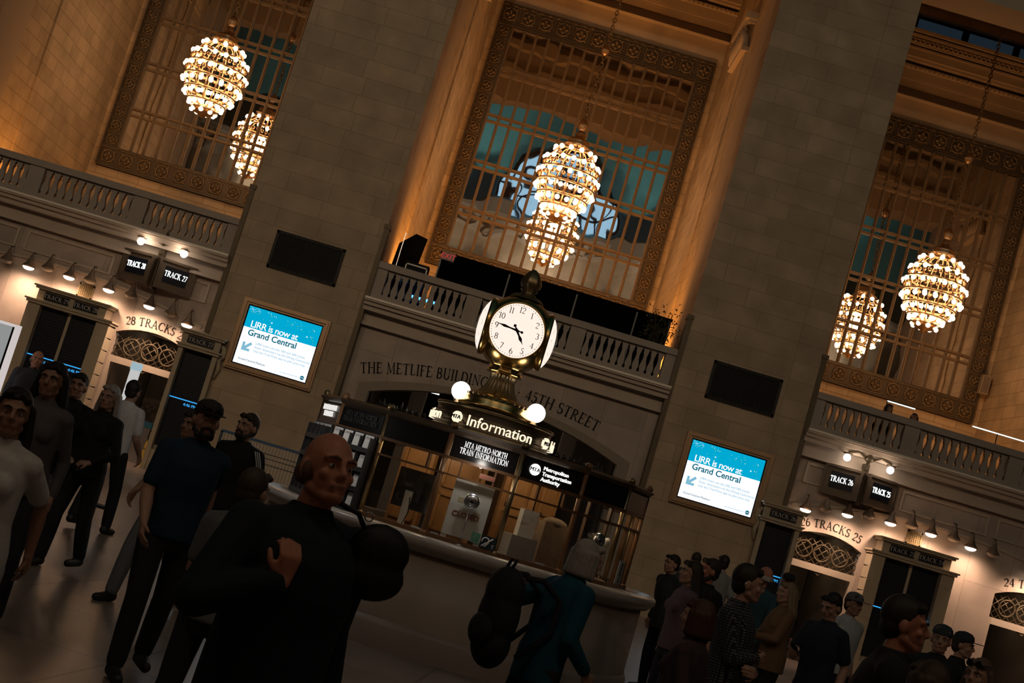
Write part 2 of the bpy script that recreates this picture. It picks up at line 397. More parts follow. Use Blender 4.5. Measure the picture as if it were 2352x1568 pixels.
# piers: fronts in ashlar, deep jambs behind
PIERS = [(-18.2, -14.86), (-7.2, -BAYH), (BAYH, 7.2), (14.86, 18.2)]
for x0, x1 in PIERS:
    b = MB(); b.box(x0, x1, YF, YF+1.1, 0, 26); struct('wall_north', b, M_PIER)
    b = MB(); b.box(x0+.0, x1-.0, YF+1.1, 36.9, 0, 26); struct('wall_north', b, M_SMOOTH)
    b = MB(); b.box(x0, x1, 36.9, YB+.3, 0, 26); struct('wall_north', b, M_JAMB)
    # shallow pilaster with capital on each jamb
    for xs, sg in ((x0, -1), (x1, 1)):
        p = MB(); a, c = sorted((xs, xs+sg*.05)); p.box(a, c, 38.6, 40.6, ZFLOOR, 15.6); struct('trim_1', p, M_JAMB)
        k = MB()
        for (z0, z1, e) in ((15.6, 15.72, .2), (16.42, 16.52, .2), (16.52, 16.72, .32)):
            a, c = sorted((xs, xs+sg*e)); k.box(a, c, 38.6-e*.5, 40.6+e*.5, z0, z1)
        for j in range(6):                                     # curling leaves of the capital
            y = 38.75+j*.34
            k.tube([(xs+sg*.1, y, 15.72), (xs+sg*.16, y, 16.05), (xs+sg*.3, y, 16.25), (xs+sg*.26, y, 16.12)], [.15, .13, .08, .04], 6)
            k.ball((xs+sg*.22, y+.17, 16.33), (.1, .12, .09), 8, 6)
        struct('trim_1', k, M_SMOOTH)
    # bronze guard strip up the pier corner, below the balcony rail
    for xs, sg in ((x0, -1), (x1, 1)):
        if abs(xs) < 8:
            g = MB(); a, c = sorted((xs-sg*.05, xs+sg*.07)); g.box(a, c, YF-.05, YF+.32, 3.5 if abs(xs) > 5 else 0, 7.15); g.box(a-.02, c+.02, YF-.08, YF+.34, 7.15, 7.25)
            struct('trim_2', g, M_BRONZE)

# back wall of each recess, with moulded entablature and clerestory slot
for bx, nm in BAYS:
    b = MB(); zs0, zs1 = 20.1, 20.95
    xL, xR = bx-BAYH, bx+BAYH; ww = 3.62
    b.box(xL, xR, YB, YB+.3, 0, 8.25); b.box(xL, xR, YB, YB+.3, 17.28, zs0); b.box(xL, xR, YB, YB+.3, zs1, 26)
    b.box(xL, bx-ww, YB, YB+.3, 8.25, 17.28); b.box(bx+ww, xR, YB, YB+.3, 8.25, 17.28)
    struct('wall_north', b, M_JAMB)
    f = MB(); f.box(xL+.02, xR-.02, YB-.03, YB, 17.3, 18.35); struct('wall_north', f, M_SMOOTH)
    c = MB()
    for z0, z1, d in ((18.35, 18.62, .10), (18.62, 18.68, .18), (18.68, 18.95, .20), (18.95, 19.07, .30), (19.17, 19.25, .45), (19.25, 19.5, .55), (19.5, 19.56, .62), (19.62, 19.86, .66), (19.86, 19.94, .74), (20.0, 20.1, .8), (21.3, 21.42, .12), (21.6, 21.7, .16)):
        c.box(xL, xR, YB-d, YB, z0, z1)
    c.box(xL, xR, YB-.3, YB, 18.0, 18.02)
    for j in range(48):                                       # running ornament in the two enriched bands
        x = xL+.08+j*.158
        c.ball((x, YB-.31, 19.01), (.06, .05, .06), 6, 5); c.torus((0, 0, 0), .07, .025, 8, 5, Matrix.Translation((x, YB-.68, 19.74)) @ Matrix.Rotation(pi/2, 4, 'X'))
    struct('trim_3', c, M_SMOOTH)
    s = MB(); s.box(xL, xR, YB+.25, YB+.3, zs0, zs1); struct('wall_north', s, M_JET)
    w = MB()
    for j in range(4):
        x = xL+.75+j*1.75; w.box(x, x+1.5, YB+.2, YB+.24, zs0+.42, zs1-.12)
    struct('window_4', w, emis('dusk_pane', (.25, .42, .6), .035))
    # recess ceiling and front header (seen mirrored in the panes)
    h = MB(); h.box(xL, xR, YF, YF+1.2, 16.95, 26)
    h.box(xL, xR, YF+1.2, YF+1.5, 18.0, 18.25); h.box(xL, xR, YF+1.2, YF+1.75, 18.9, 19.15); h.box(xL, xR, YF+1.2, YF+2, 19.5, 19.8)
    struct('wall_north', h, M_SMOOTH)
    h = MB(); h.box(xL, xR, YF, YB+.3, 25.8, 26); struct('ceiling', h, M_SMOOTH)
    # balcony slab
    b = MB(); b.box(xL, xR, YW+.02, YB, ZFLOOR-.4, ZFLOOR); struct('floor', b, M_TRIM)

# -------------------------------------------------- great windows
def relief_tile(mb, cx, cz, s, y):
    R = s*.36; X = Matrix.Translation((cx, y, cz)) @ Matrix.Rotation(pi/2, 4, 'X')
    mb.torus((0, 0, 0), R, s*.055, 14, 5, X); mb.torus((0, 0, 0), R*.45, s*.05, 10, 4, X)
    for k in range(4):
        a = pi/4+k*pi/2
        mb.ball((cx+s*.44*cos(a)*1.0, y, cz+s*.44*sin(a)), (s*.07, .03, s*.07), 6, 4)
        a += pi/4; mb.tube([(cx, y, cz), (cx+R*.75*cos(a), y-.025, cz+R*.75*sin(a))], [s*.05, s*.09], 5)
    h = s*.49
    mb.box(cx-h, cx+h, y-.02, y+.03, cz+h-.02, cz+h); mb.box(cx-h, cx+h, y-.02, y+.03, cz-h, cz-h+.02)
ROWS = [8.95, 10.23, 11.82, 13.40, 15.0, 16.5]
for n, (bx, nm) in enumerate(BAYS, 1):
    root = bpy.data.objects.new(f'window_{n}', None); COL.objects.link(root); root.location = (bx, YB, 0); root['kind'] = 'structure'
    y = -.1                                                    # local: x from window centre, y from the wall face
    fr = MB()
    for s in (-1, 1):
        a, c = sorted((s*3.6, s*3.12)); fr.box(a, c, y+.02, y+.2, 8.93, 16.55)
        for xx in (3.6, 3.12):
            fr.box(s*xx-.029, s*xx+.029, y-.028, y+.2, 8.3 if xx > 3.5 else 8.93, 17.25 if xx > 3.5 else 16.55)
    fr.box(-3.6, 3.6, y+.02, y+.2, 16.55, 17.25); fr.box(-3.6, 3.6, y+.02, y+.2, 8.3, 8.93)
    for z in (17.25, 16.55, 8.3, 8.93): fr.box(-3.6, 3.6, y-.03, y+.2, z-.03, z+.03)
    fr.build('frame', M_BRONZE, root)
    orn = MB()
    for s in (-1, 1):
        for j in range(16): relief_tile(orn, s*3.36, 9.17+j*.475, .45, y)
    for z, st in ((16.9, .6), (8.62, .56)):
        for j in range(12): relief_tile(orn, -3.3+j*.6, z, st, y)
        for j in range(25): orn.ball((-3.48+j*.29, y, z+st*.5+.0), (.1, .03, .03), 6, 4)
    orn.build('scroll_ornament', mat('bronze_relief', (.20, .145, .08), .5, .4, noise=(4, .25)), root)
    mu = MB(); nC = 15; cw = 6.18/nC
    for i in range(nC+1):
        x = -3.09+i*cw; mu.box(x-.045, x+.045, y+.03, y+.14, 8.95, 16.5); mu.box(x-.016, x+.016, y-.02, y+.04, 8.95, 16.5)
    for z in ROWS[1:-1]:
        for dz in (-.11, .11): mu.box(-3.1, 3.1, y, y+.13, z+dz-.035, z+dz+.035)
    mu.build('mullions', M_MULL, root)
    pa = MB(); rr = random.Random(n)
    for i in range(nC):
        x0, x1 = -3.09+i*cw+.04, -3.09+(i+1)*cw-.04
        for r in range(5):
            z0, z1 = ROWS[r]+(.14 if r else 0), ROWS[r+1]-(.14 if r < 4 else 0)
            tx, tz = rr.gauss(0, .0022), rr.gauss(0, .0022); hw = (x1-x0)/2; hh = (z1-z0)/2
            pa.add([(x0, y+.09-tx*hw-tz*hh, z0), (x1, y+.09+tx*hw-tz*hh, z0), (x1, y+.09+tx*hw+tz*hh, z1), (x0, y+.09-tx*hw+tz*hh, z1)], [(0, 1, 2, 3)])
            if r < 4:
                zz = ROWS[r+1]; pa.add([(x0, y+.1, zz-.07), (x1, y+.1, zz-.07), (x1, y+.1, zz+.07), (x0, y+.1, zz+.07)], [(0, 1, 2, 3)])
    pa.build('panes', M_PANE, root)

# -------------------------------------------------- balcony fronts
prof = [(.045, 0), (.07, .0), (.07, .05), (.045, .07), (.055, .12), (.085, .2), (.075, .27), (.04, .4), (.035, .5), (.06, .53), (.045, .56), (.065, .58), (.065, .62), (.02, .62)]
BAL = None
for bx, nm in BAYS:
    root = thing('balustrade', f'carved stone balustrade along the balcony front of the {nm} bay', 'balustrade', (bx, YF+.2, ZC), 'balcony balustrades')
    p = MB(); p.box(-BAYH, BAYH, -.16, .16, .02, .17); p.build('plinth', M_BALU, root)
    r = MB(); r.box(-BAYH, BAYH, -.2, .2, .80, .90); r.box(-BAYH, BAYH, -.16, .16, .90, .965); r.build('rail', M_BALU, root)
    for a, c in ((-BAYH, -3.5), (-1.5, -1.12), (1.12, 1.5), (3.5, BAYH)):
        d = MB(); d.box(a, c, -.14, .14, .17, .8); d.build('pedestal', M_BALU, root)
    for a, c in ((-3.5, -1.5), (-1.12, 1.12), (1.5, 3.5)):
        for j in range(11):
            x = a+(c-a)*(j+.5)/11; sxx = (c-a)/2.0
            if BAL is None:
                gap = [(0, .010), (.03, .036), (.07, .036), (.10, .018), (.16, .016), (.20, .022), (.30, .046), (.40, .056), (.46, .05), (.50, .03), (.53, .040), (.56, .026), (.60, .012), (.63, .004)]
                hp = .0909+.003
                P = [(-hp+g, z) for z, g in gap]+[(hp-g, z) for z, g in reversed(gap)]
                BAL = MB().slab(P, -.07, .07).build('baluster', M_BALU, root); o = BAL
            else:
                o = BAL.copy(); COL.objects.link(o); o.parent = root
            o.location = (x, 0, .17); o.scale = (sxx, 1, 1)
    c = MB()                                                    # cornice under it: top lip catches the light
    for z0, z1, yy in ((5.33, 5.42, YF-.28), (5.24, 5.33, YF-.2), (5.12, 5.24, YF-.1), (4.86, 5.12, YF+.2), (4.78, 4.86, YF+.1)):
        c.box(bx-BAYH+.02, bx+BAYH-.02, yy, YF+.4, z0, z1)
    struct('trim_4', c, M_TRIM)
    c = MB(); c.box(bx-BAYH+.02, bx+BAYH-.02, YF-.31, YF-.27, 5.375, 5.425); struct('trim_11', c, mat('pale_fillet', (.85, .75, .64), .35, noise=(3, .05)))  # fillet paled: the bright line of the lit lip is in its colour

# -------------------------------------------------- lower walls
def arch(cx, hw, zs, zt, n=24, rev=False):
    s = zt-zs; R = (hw*hw+s*s)/(2*s); a = math.asin(hw/R)
    pts = [(cx+R*sin(-a+2*a*i/n), zt-R+R*cos(-a+2*a*i/n)) for i in range(n+1)]
    return pts[::-1] if rev else pts
YW = YF+.3
w = MB(); w.slab([(-BAYH, 0), (-3.4, 0)]+arch(0, 3.4, 3.42, 4.02)+[(3.4, 0), (BAYH, 0), (BAYH, ZC), (-BAYH, ZC)], YW, YW+.45); struct('wall_north', w, M_MARBLE)
for bx, nm in ((-PITCH, 'left'), (PITCH, 'right')):
    o = 2.55
    w = MB(); w.slab([(bx-BAYH, 0), (bx-o-.88, 0)]+arch(bx-o, .88, 2.93, 3.14, 12)+[(bx-o+.88, 0), (bx+o-.88, 0)]+arch(bx+o, .88, 2.93, 3.14, 12)+[(bx+o+.88, 0), (bx+BAYH, 0), (bx+BAYH, ZC), (bx-BAYH, ZC)], YW, YW+.4)
    struct('wall_north', w, M_MARBLE)
    t = MB()                                                    # panel mouldings
    for x0, x1 in ((bx-3.5, bx-1.3), (bx-1.1, bx+1.1), (bx+1.3, bx+3.5)):
        for a in ((x0, x1, 4.62, 4.68), (x0, x1, 4.18, 4.22)): t.box(a[0], a[1], YW-.04, YW, a[2], a[3])
        for x in (x0, x1-.06): t.box(x, x+.06, YW-.04, YW, 4.22, 4.62)
    struct('trim_5', t, M_TRIM)
    for sg in (-1, 1):                                          # track doorways
        cx = bx+sg*o
        t = MB(); t.box(cx-.88, cx+.88, YW+.05, YW+.3, 2.2, 2.36); t.box(cx-.88, cx-.8, YW+.05, YW+.3, 0, 2.2); t.box(cx+.8, cx+.88, YW+.05, YW+.3, 0, 2.2)
        struct('trim_6', t, M_TRIM)
        g = MB()                                                # bronze lattice in the fanlight
        for k in range(-5, 6):
            for sl in (-1, 1):
                x = cx+k*.2; g.tube([(x-sl*.3, YW+.2, 2.36), (x+sl*.3, YW+.2, 2.96)], .016, 5)
        for k in (-.45, 0, .45): g.torus((0, 0, 0), .2, .022, 16, 5, Matrix.Translation((cx+k, YW+.18, 2.66)) @ Matrix.Rotation(pi/2, 4, 'X'))
        g.tube([(cx-.25, YW+.1, 2.36), (cx-.1, YW+.1, 2.2), (cx, YW+.08, 2.12), (cx+.1, YW+.1, 2.2), (cx+.25, YW+.1, 2.36)], .03, 6)
        struct('trim_7', g, M_BRONZE)
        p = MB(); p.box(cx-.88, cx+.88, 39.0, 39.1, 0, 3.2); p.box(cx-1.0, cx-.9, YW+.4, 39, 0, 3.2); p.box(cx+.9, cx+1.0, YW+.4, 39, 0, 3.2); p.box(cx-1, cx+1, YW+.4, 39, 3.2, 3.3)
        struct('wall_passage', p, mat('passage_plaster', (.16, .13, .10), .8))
    # ledge of the wall where the lamps hang
    l = MB()
    for i in range(24):
        t0, t1 = -3.6+i*.3, -3.3+i*.3
        z0 = 4.02-.035*t0*t0; z1 = 4.02-.035*t1*t1
        l.add([(bx+t0, YW-.05, z0), (bx+t1, YW-.05, z1), (bx+t1, YW-.05, z1+.05), (bx+t0, YW-.05, z0+.05), (bx+t0, YW, z0), (bx+t1, YW, z1), (bx+t1, YW, z1+.05), (bx+t0, YW, z0+.05)], [(0,1,2,3), (3,2,6,7), (0,4,5,1)])
    struct('trim_8', l, M_TRIM)
# archivolt, jambs and passage of the middle bay
av = MB(); A = arch(0, 3.4, 3.42, 4.02); B = arch(0, 3.12, 3.28, 3.86)
for i in range(len(A)-1):
    q = [A[i], A[i+1], B[i+1], B[i]]
    av.add([(x, YW-.06, z) for x, z in q]+[(x, YW+.4, z) for x, z in q], [(0,1,2,3), (4,7,6,5), (3,2,6,7), (0,4,5,1)])
for sg in (-1, 1):
    a, c = sorted((sg*3.4, sg*3.12)); av.box(a, c, YW-.06, YW+.4, 0, 3.28); av.slab([(sg*3.4, 3.28), (sg*3.12, 3.28), (sg*3.4, 3.42)], YW-.06, YW+.4)
struct('trim_9', av, mat('passage_trim', (.24, .19, .14), .5))
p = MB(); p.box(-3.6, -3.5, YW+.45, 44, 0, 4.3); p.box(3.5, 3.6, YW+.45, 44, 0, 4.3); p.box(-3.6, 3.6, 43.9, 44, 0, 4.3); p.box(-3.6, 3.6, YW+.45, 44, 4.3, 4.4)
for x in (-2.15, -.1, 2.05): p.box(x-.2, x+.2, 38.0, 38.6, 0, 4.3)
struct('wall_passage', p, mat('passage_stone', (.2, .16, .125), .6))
for k, (x0, x1, wh) in enumerate(((-1.85, -.4, 'left'), (.2, 1.75, 'right'))):
    e = thing('escalator', f'dark escalator rising in the passage under the middle arch, {wh} one', 'escalator', ((x0+x1)/2, 39, 0), 'passage escalators')
    W = (x1-x0)/2
    s = MB()
    for i in range(20): s.box(-W+.2, W-.2, i*.24, i*.24+.3, .0, i*.2+.2)
    s.build('steps', M_JET, e)
    for sx in (-1, 1):
        h = MB(); h.tube([(sx*(W-.1), -.3, .9), (sx*(W-.1), .2, 1.0), (sx*(W-.1), 4.6, 4.1)], .05, 8); h.build('handrail', mat('copper_handrail', (.28, .12, .06), .4, .6), e)
        g = MB(); g.slab([(0, 0), (.2, .95), (4.6, 4.05), (4.6, 3.0), (.3, 0)], -.03, .03, Matrix.Translation((sx*(W-.1), 0, 0)) @ Matrix.Rotation(pi/2, 4, 'Z')); g.build('side_panel', M_BLACK, e)
# -------------------------------------------------- opposite side of the hall (mirrored in the great windows)
s = MB(); s.box(-26, 26, -2.6, -2.0, 0, 20.2); struct('wall_south', s, M_PIER)
c = MB()
for z0, z1, d in ((18.3, 18.6, .2), (18.9, 19.2, .5), (19.2, 19.5, .9), (19.5, 19.9, 1.1), (15.4, 15.7, .2), (12.4, 12.7, .2)): c.box(-26, 26, -2, -2+d, z0, z1)
for i in range(40): c.box(-25.8+i*1.3, -25.2+i*1.3, -2, -1.2, 18.6, 18.9)
struct('trim_10', c, M_TRIM)
v = MB(); nn = 40; vs = []; fs = []
for i in range(nn+1):
    t = pi*i/nn
    for x in (-42, 42): vs.append((x, 16-18.6*cos(t), 20.2+16*sin(t)))
fs = [(2*i, 2*i+1, 2*i+3, 2*i+2) for i in range(nn)]
v.add(vs, fs, True); struct('ceiling', v, M_TEAL)
for k, bx in enumerate((-PITCH, 0, PITCH)):
    root = bpy.data.objects.new(f'window_{5+k}', None); COL.objects.link(root); root['kind'] = 'structure'; root.location = (bx, -1.75, 20.3)
    P = [(4.2*cos(pi*i/28), 4.3*sin(pi*i/28)) for i in range(29)]
    g = MB(); g.slab(P, 0, .02); g.build('pane', emis('sky_pane', (.40, .70, .95), 1.0), root)
    m = MB()
    for i in range(28): m.tube([(P[i][0], .06, P[i][1]), (P[i+1][0], .06, P[i+1][1])], .17, 6)
    for i in range(1, 7): m.tube([(-4.2+i*1.2, .06, 0), (-4.2+i*1.2, .06, sqrt(max(0, 1-((-4.2+i*1.2)/4.2)**2))*4.3)], .075, 6)
    for z in (1.2, 2.5): m.tube([(-4.2*sqrt(1-(z/4.3)**2), .06, z), (4.2*sqrt(1-(z/4.3)**2), .06, z)], .12, 6)
    for s2 in (1.5, 2.8): 
        for i in range(16): m.tube([(s2*cos(pi*i/16), .08, s2*sin(pi*i/16)), (s2*cos(pi*(i+1)/16), .08, s2*sin(pi*(i+1)/16))], .1, 6)
    m.build('lattice', M_JET, root)
# ================================================================== PEOPLE
SKIN = {'fair': (.42, .25, .18), 'mid': (.33, .18, .12), 'ruddy': (.46, .20, .13), 'dark': (.13, .07, .045)}
def remesh(mb, name, m, voxel, parent=None, smooth=2):
    """closed shells fused into one continuous surface."""
    me = bpy.data.meshes.new(name); me.from_pydata(mb.v, [], mb.f); me.update()
    bm = bmesh.new(); bm.from_mesh(me); bmesh.ops.recalc_face_normals(bm, faces=bm.faces); bm.to_mesh(me); bm.free()
    o = bpy.data.objects.new(name, me); COL.objects.link(o)
    r = o.modifiers.new('r', 'REMESH'); r.mode = 'VOXEL'; r.voxel_size = voxel
    s = o.modifiers.new('s', 'SMOOTH'); s.factor = .5; s.iterations = smooth
    new = bpy.data.meshes.new_from_object(o.evaluated_get(bpy.context.evaluated_depsgraph_get()))
    o.modifiers.clear(); o.data = new; bpy.data.meshes.remove(me)
    new.polygons.foreach_set('use_smooth', [True]*len(new.polygons))
    new.materials.clear(); new.materials.append(m)
    if parent: o.parent = parent
    return o

def person(label, x, y, h=1.75, face=0, z0=0.0, skin='fair', hair=('short', (.03, .02, .015)), top=('long', (.02, .02, .025)), legs=(.02, .02, .03),
           shoes=(.02, .02, .02), arms=('down', 'down'), stride=0.0, lean=0.0, look=0.0, nod=0.0, female=False, wide=1.0, fabric=None, beard=False, cap=None, glasses=None, voxel=.008, bald=False):
    s = h/1.75
    sk = mat('skin_'+skin, SKIN[skin], .5, noise=(12, .08))
    sw = (.155 if female else .174)*wide; hipw = .098
    le = radians(lean)
    def T(p):                                    # bend of the upper body at the hips
        p = Vector(p)
        if p.z < .95: return p
        q = p-Vector((0, 0, .95)); q = Matrix.Rotation(le, 3, 'X') @ q       # facing -y, lean forward tips towards -y
        return q+Vector((0, 0, .95))
    B = MB(); TOP = MB(); LEG = MB(); SHOES = []
    # trunk as a stack of ellipses
    def trunk(mb, levels, n=20):
        pr = []
        vs = []; fs = []
        for z, rx, ry, yo in levels:
            for k in range(n):
                t = 2*pi*k/n; vs.append(T((rx*cos(t), yo+ry*sin(t), z)))
        m = len(levels)
        for i in range(m-1):
            for k in range(n): fs.append((i*n+k, i*n+(k+1) % n, (i+1)*n+(k+1) % n, (i+1)*n+k))
        fs += [tuple(range(n))[::-1], tuple((m-1)*n+k for k in range(n))]
        mb.add(vs, fs)
    hx = (.168 if female else .160)*wide; wx = (.132 if female else .148)*wide; cx = (.152 if female else .172)*wide
    tl = [(.84, hx*.8, .095, .01), (.93, hx, .118, .015), (1.02, hx*.95, .112, .01), (1.12, wx, .10*wide, 0), (1.24, cx*.95, .112*wide, -.005), (1.34, cx, .115*wide, 0), (1.41, cx*.92, .095, .01), (1.46, .10, .07, .015), (1.50, .062, .062, .015)]
    trunk(B, tl)
    if female:
        for sx in (-1, 1): B.ball(T((sx*.075, -.085, 1.29)), (.062, .055, .062), 12, 8)
    B.cap(T((0, .015, 1.46)), .062, T((0, -.002, 1.57)), .052)
    # head
    HC = T((0, -.012, 1.635)); HR = Matrix.Rotation(radians(look), 3, 'Z') @ Matrix.Rotation(le*.4+radians(nod), 3, 'X')
    def Hh(p): return HC+HR @ Vector(p)
    def hball(mb, c, r, n=14, m=10):
        t = MB().ball(c, r, n, m); mb.add([Hh(v) for v in t.v], t.f)
    def hcap(mb, a, ra, b, rb):
        t = MB().cap(a, ra, b, rb, 8); mb.add([Hh(v) for v in t.v], t.f)
    hball(B, (0, .012, .02), (.076, .095, .098), 18, 12)
    hball(B, (0, -.03, -.035), (.060, .062, .072), 16, 10)
    hcap(B, (0, -.07, -.088), .024, (0, -.045, -.09), .032)           # chin
    for sx in (-1, 1):
        hcap(B, (sx*.048, .0, -.065), .022, (sx*.02, -.055, -.09), .022)   # jaw
        hball(B, (sx*.042, -.062, -.025), (.022, .02, .02), 8, 6)         # cheek
        hball(B, (sx*.079, .014, -.012), (.012, .02, .032), 8, 6)         # ear
        hcap(B, (sx*.012, -.082, .026), .012, (sx*.05, -.070, .028), .012)  # brow
        hball(B, (sx*.031, -.068, .003), (.017, .014, .014), 8, 6)        # eye socket
    hcap(B, (0, -.086, .012), .010, (0, -.106, -.022), .014); hball(B, (0, -.096, -.028), (.019, .014, .011), 8, 6)   # nose
    hcap(B, (-.02, -.086, -.056), .0085, (.02, -.086, -.056), .0085); hcap(B, (-.017, -.084, -.066), .009, (.017, -.084, -.066), .009)  # lips
    # arms
    def ik(S, W, bend):
        S = Vector(S); W = Vector(W); a, b = .285, .255; d = W-S; L = min(d.length, a+b-.004); d = d.normalized()
        W = S+d*L; x = (a*a-b*b+L*L)/(2*L); hgt = sqrt(max(0, a*a-x*x)); u = Vector(bend); u = (u-d*u.dot(d)).normalized()
        return S+d*x+u*hgt, W
    HANDS = []
    for sx, pose in ((-1, arms[0]), (1, arms[1])):
        S = T((sx*sw, .01, 1.405))
        if pose == 'down': W, bend, hd, hn = (sx*(sw+.07), .02, .90), (sx*.2, 1, 0), (sx*.05, -.1, -1), (-sx, -.2, 0)
        elif pose == 'swingf': W, bend, hd, hn = (sx*(sw+.05), -.2, .95), (sx*.2, 1, -.3), (0, -.45, -.9), (-sx, 0, 0)
        elif pose == 'swingb': W, bend, hd, hn = (sx*(sw+.06), .24, .97), (sx*.2, 1, .3), (0, .35, -.95), (-sx, 0, 0)
        elif pose == 'phone': W, bend, hd, hn = (sx*.06, -.28, 1.12), (sx*.9, .5, -.8), (-sx*.35, -.7, .35), (-sx*.3, .3, 1)
        elif pose == 'cross': W, bend, hd, hn = (-sx*.05, -.19-.03*(sx > 0), 1.13-.05*sx), (sx*.9, .2, -.9), (-sx, -.15, .12), (0, 1, 0)
        elif pose == 'belt': W, bend, hd, hn = (sx*.12, -.22, 1.02), (sx*.9, .5, -.3), (-sx*.7, -.5, -.2), (0, .5, -1)
        elif pose == 'strap': W, bend, hd, hn = (sx*.13, -.17, 1.28), (sx*.8, -.1, -1), (0, -.2, 1), (0, 1, .2)
        elif pose == 'up': W, bend, hd, hn = (sx*.22, -.40, 1.44), (sx*.7, 0, -1), (0, -.3, 1), (0, -1, -.2)
        elif pose == 'rail': W, bend, hd, hn = (sx*.2, -.36, 1.05), (sx*.9, .4, -.5), (0, -1, -.1), (0, 0, -1)
        E, W = ik(S, T(W) if pose not in ('down',) else Vector(W)+(T((0, 0, 1.3))-Vector((0, 0, 1.3)))*.8, bend)
        ar = 1.0 if not female else .86; ar *= wide
        B.cap(S, .058*ar, E, .041*ar); B.cap(E, .042*ar, E.lerp(W, .35), .043*ar); B.cap(E.lerp(W, .35), .043*ar, W, .027*ar)
        B.cap(T((sx*.06, .02, 1.44)), .05, S, .055)
        hd = Vector(hd).normalized(); hn = Vector(hn); hn = (hn-hd*hn.dot(hd)).normalized(); hs = hd.cross(hn)
        if hs.x*sx > 0 and pose in ('down', 'swingf', 'swingb'): pass
        for q in (-.022, 0, .022): B.cap(W+hs*q*.6, .020, W+hd*.075+hs*q, .0165, 8)
        for q, Lf in ((-.030, .068), (-.010, .080), (.011, .076), (.031, .060)):
            p0 = W+hd*.082+hs*q; curl = 28 if pose in ('down', 'swingf', 'swingb') else 48
            d1 = hd*cos(radians(curl))+hn*sin(radians(curl)); d2 = hd*cos(radians(curl*2))+hn*sin(radians(curl*2))
            p1 = p0+d1*Lf*.55; p2 = p1+d2*Lf*.5
            B.cap(p0, .0098, p1, .009, 7); B.cap(p1, .009, p2, .0078, 7)
        ts = -1 if (hs.dot(Vector((0, -1, 0))) < 0) else 1
        p0 = W+hd*.022+hs*ts*.024; p1 = p0+(hd*.7+hs*ts*.75+hn*.25).normalized()*.042; p2 = p1+(hd*.9+hs*ts*.2+hn*.5).normalized()*.034
        B.cap(p0, .014, p1, .0115, 7); B.cap(p1, .0115, p2, .009, 7)
        HANDS.append((W+hd*.09+hn*.02, hd, hn))
        # sleeves
        if top[0] in ('long', 'jacket'):
            e = .008 if top[0] == 'long' else .016
            TOP.cap(S, .060*ar+e, E, .045*ar+e); TOP.cap(E, .045*ar+e, E.lerp(W, .9), .030*ar+e)
        elif top[0] == 'short':
            TOP.cap(S, .060*ar+.008, S.lerp(E, .72), .047*ar+.016)
        if top[0] != 'vest': TOP.cap(T((sx*.06, .02, 1.44)), .060, S, .066)
    # legs
    for sx, st in ((-1, stride), (1, -stride)):
        H = Vector((sx*hipw, .012, .90)); K = Vector((sx*(hipw+.005), -.02-st*.55, .50+abs(st)*.03)); A = Vector((sx*(hipw+.01), .03-st, .085+(.05 if st < -.05 else 0)))
        B.cap(H, .088*wide, H.lerp(K, .5), .074*wide); B.cap(H.lerp(K, .5), .074*wide, K, .053); B.cap(K, .053, K.lerp(A, .35), .056); B.cap(K.lerp(A, .35), .056, A, .036)
        tp = A+Vector((0, -.155, -.05)); B.cap(A+Vector((0, .02, -.045)), .036, tp, .03)
        LEG.cap(H, .098*wide, H.lerp(K, .5), .086*wide); LEG.cap(H.lerp(K, .5), .086*wide, K, .072); LEG.cap(K, .072, K.lerp(A, .45), .070); LEG.cap(K.lerp(A, .45), .070, A+Vector((0, 0, .02)), .060)
        SH = MB(); SHOES.append(SH)
        SH.cap(A+Vector((0, .03, -.04)), .046, A+Vector((0, -.06, -.042)), .044); SH.cap(A+Vector((0, -.06, -.045)), .044, A+Vector((0, -.18, -.055)), .036); SH.cap(A+Vector((0, .02, -.03)), .044, A+Vector((0, .01, .03)), .042)
    trunk(LEG, [(.80, hx*.75, .10, .01), (.90, hx*1.05, .128, .015), (1.0, hx*1.04, .124, .01), (1.045, hx*.99, .118, .01)])
    g = 1.10 if top[0] != 'jacket' else 1.18
    hem = .88 if top[0] != 'jacket' else .80
    trunk(TOP, [(hem, hx*g*1.02, .128*g, .012), (.98, hx*g, .125*g, .012), (1.12, (wx+.012)*g, .11*g*wide, 0), (1.24, cx*.97*g, .122*g*wide, -.006), (1.34, cx*g, .124*g*wide, 0), (1.42, cx*.95*g, .104*g, .01), (1.465, .110, .086, .015), (1.50, .074, .074, .014), (1.515, .068, .068, .014)])
    if female:
        for sx in (-1, 1): TOP.ball(T((sx*.075, -.088, 1.29)), (.07, .062, .07), 12, 8)
    S_ = lambda mb: setattr(mb, 'v', [tuple(Vector(p)*s) for p in mb.v])
    for mb in [B, TOP, LEG]+SHOES: S_(mb)
    body = remesh(B, 'person', sk, voxel)
    body.location = (x, y, z0); body.rotation_euler = (0, 0, radians(face))
    tag(body, label, 'person')
    # colour of lips, eyes and brows on the same surface
    hm = mat('hair_%02d_%02d_%02d' % tuple(int(c*99) for c in hair[1]), hair[1], .6, noise=(30, .3))
    for m in (mat('lip', (.30, .13, .10), .45), mat('eye_white', (.40, .36, .33), .3), mat('iris', (.02, .012, .008), .2), hm): body.data.materials.append(m)
    inv = HR.transposed(); hc = HC
    for p in body.data.polygons:
        c = inv @ (Vector(p.center)/s-hc)
        if c.y > -.05 or abs(c.x) > .06 or abs(c.z) > .12: continue
        ax = abs(c.x)
        if ax < .025 and -.069 < c.z < -.054 and c.y < -.082: p.material_index = 1
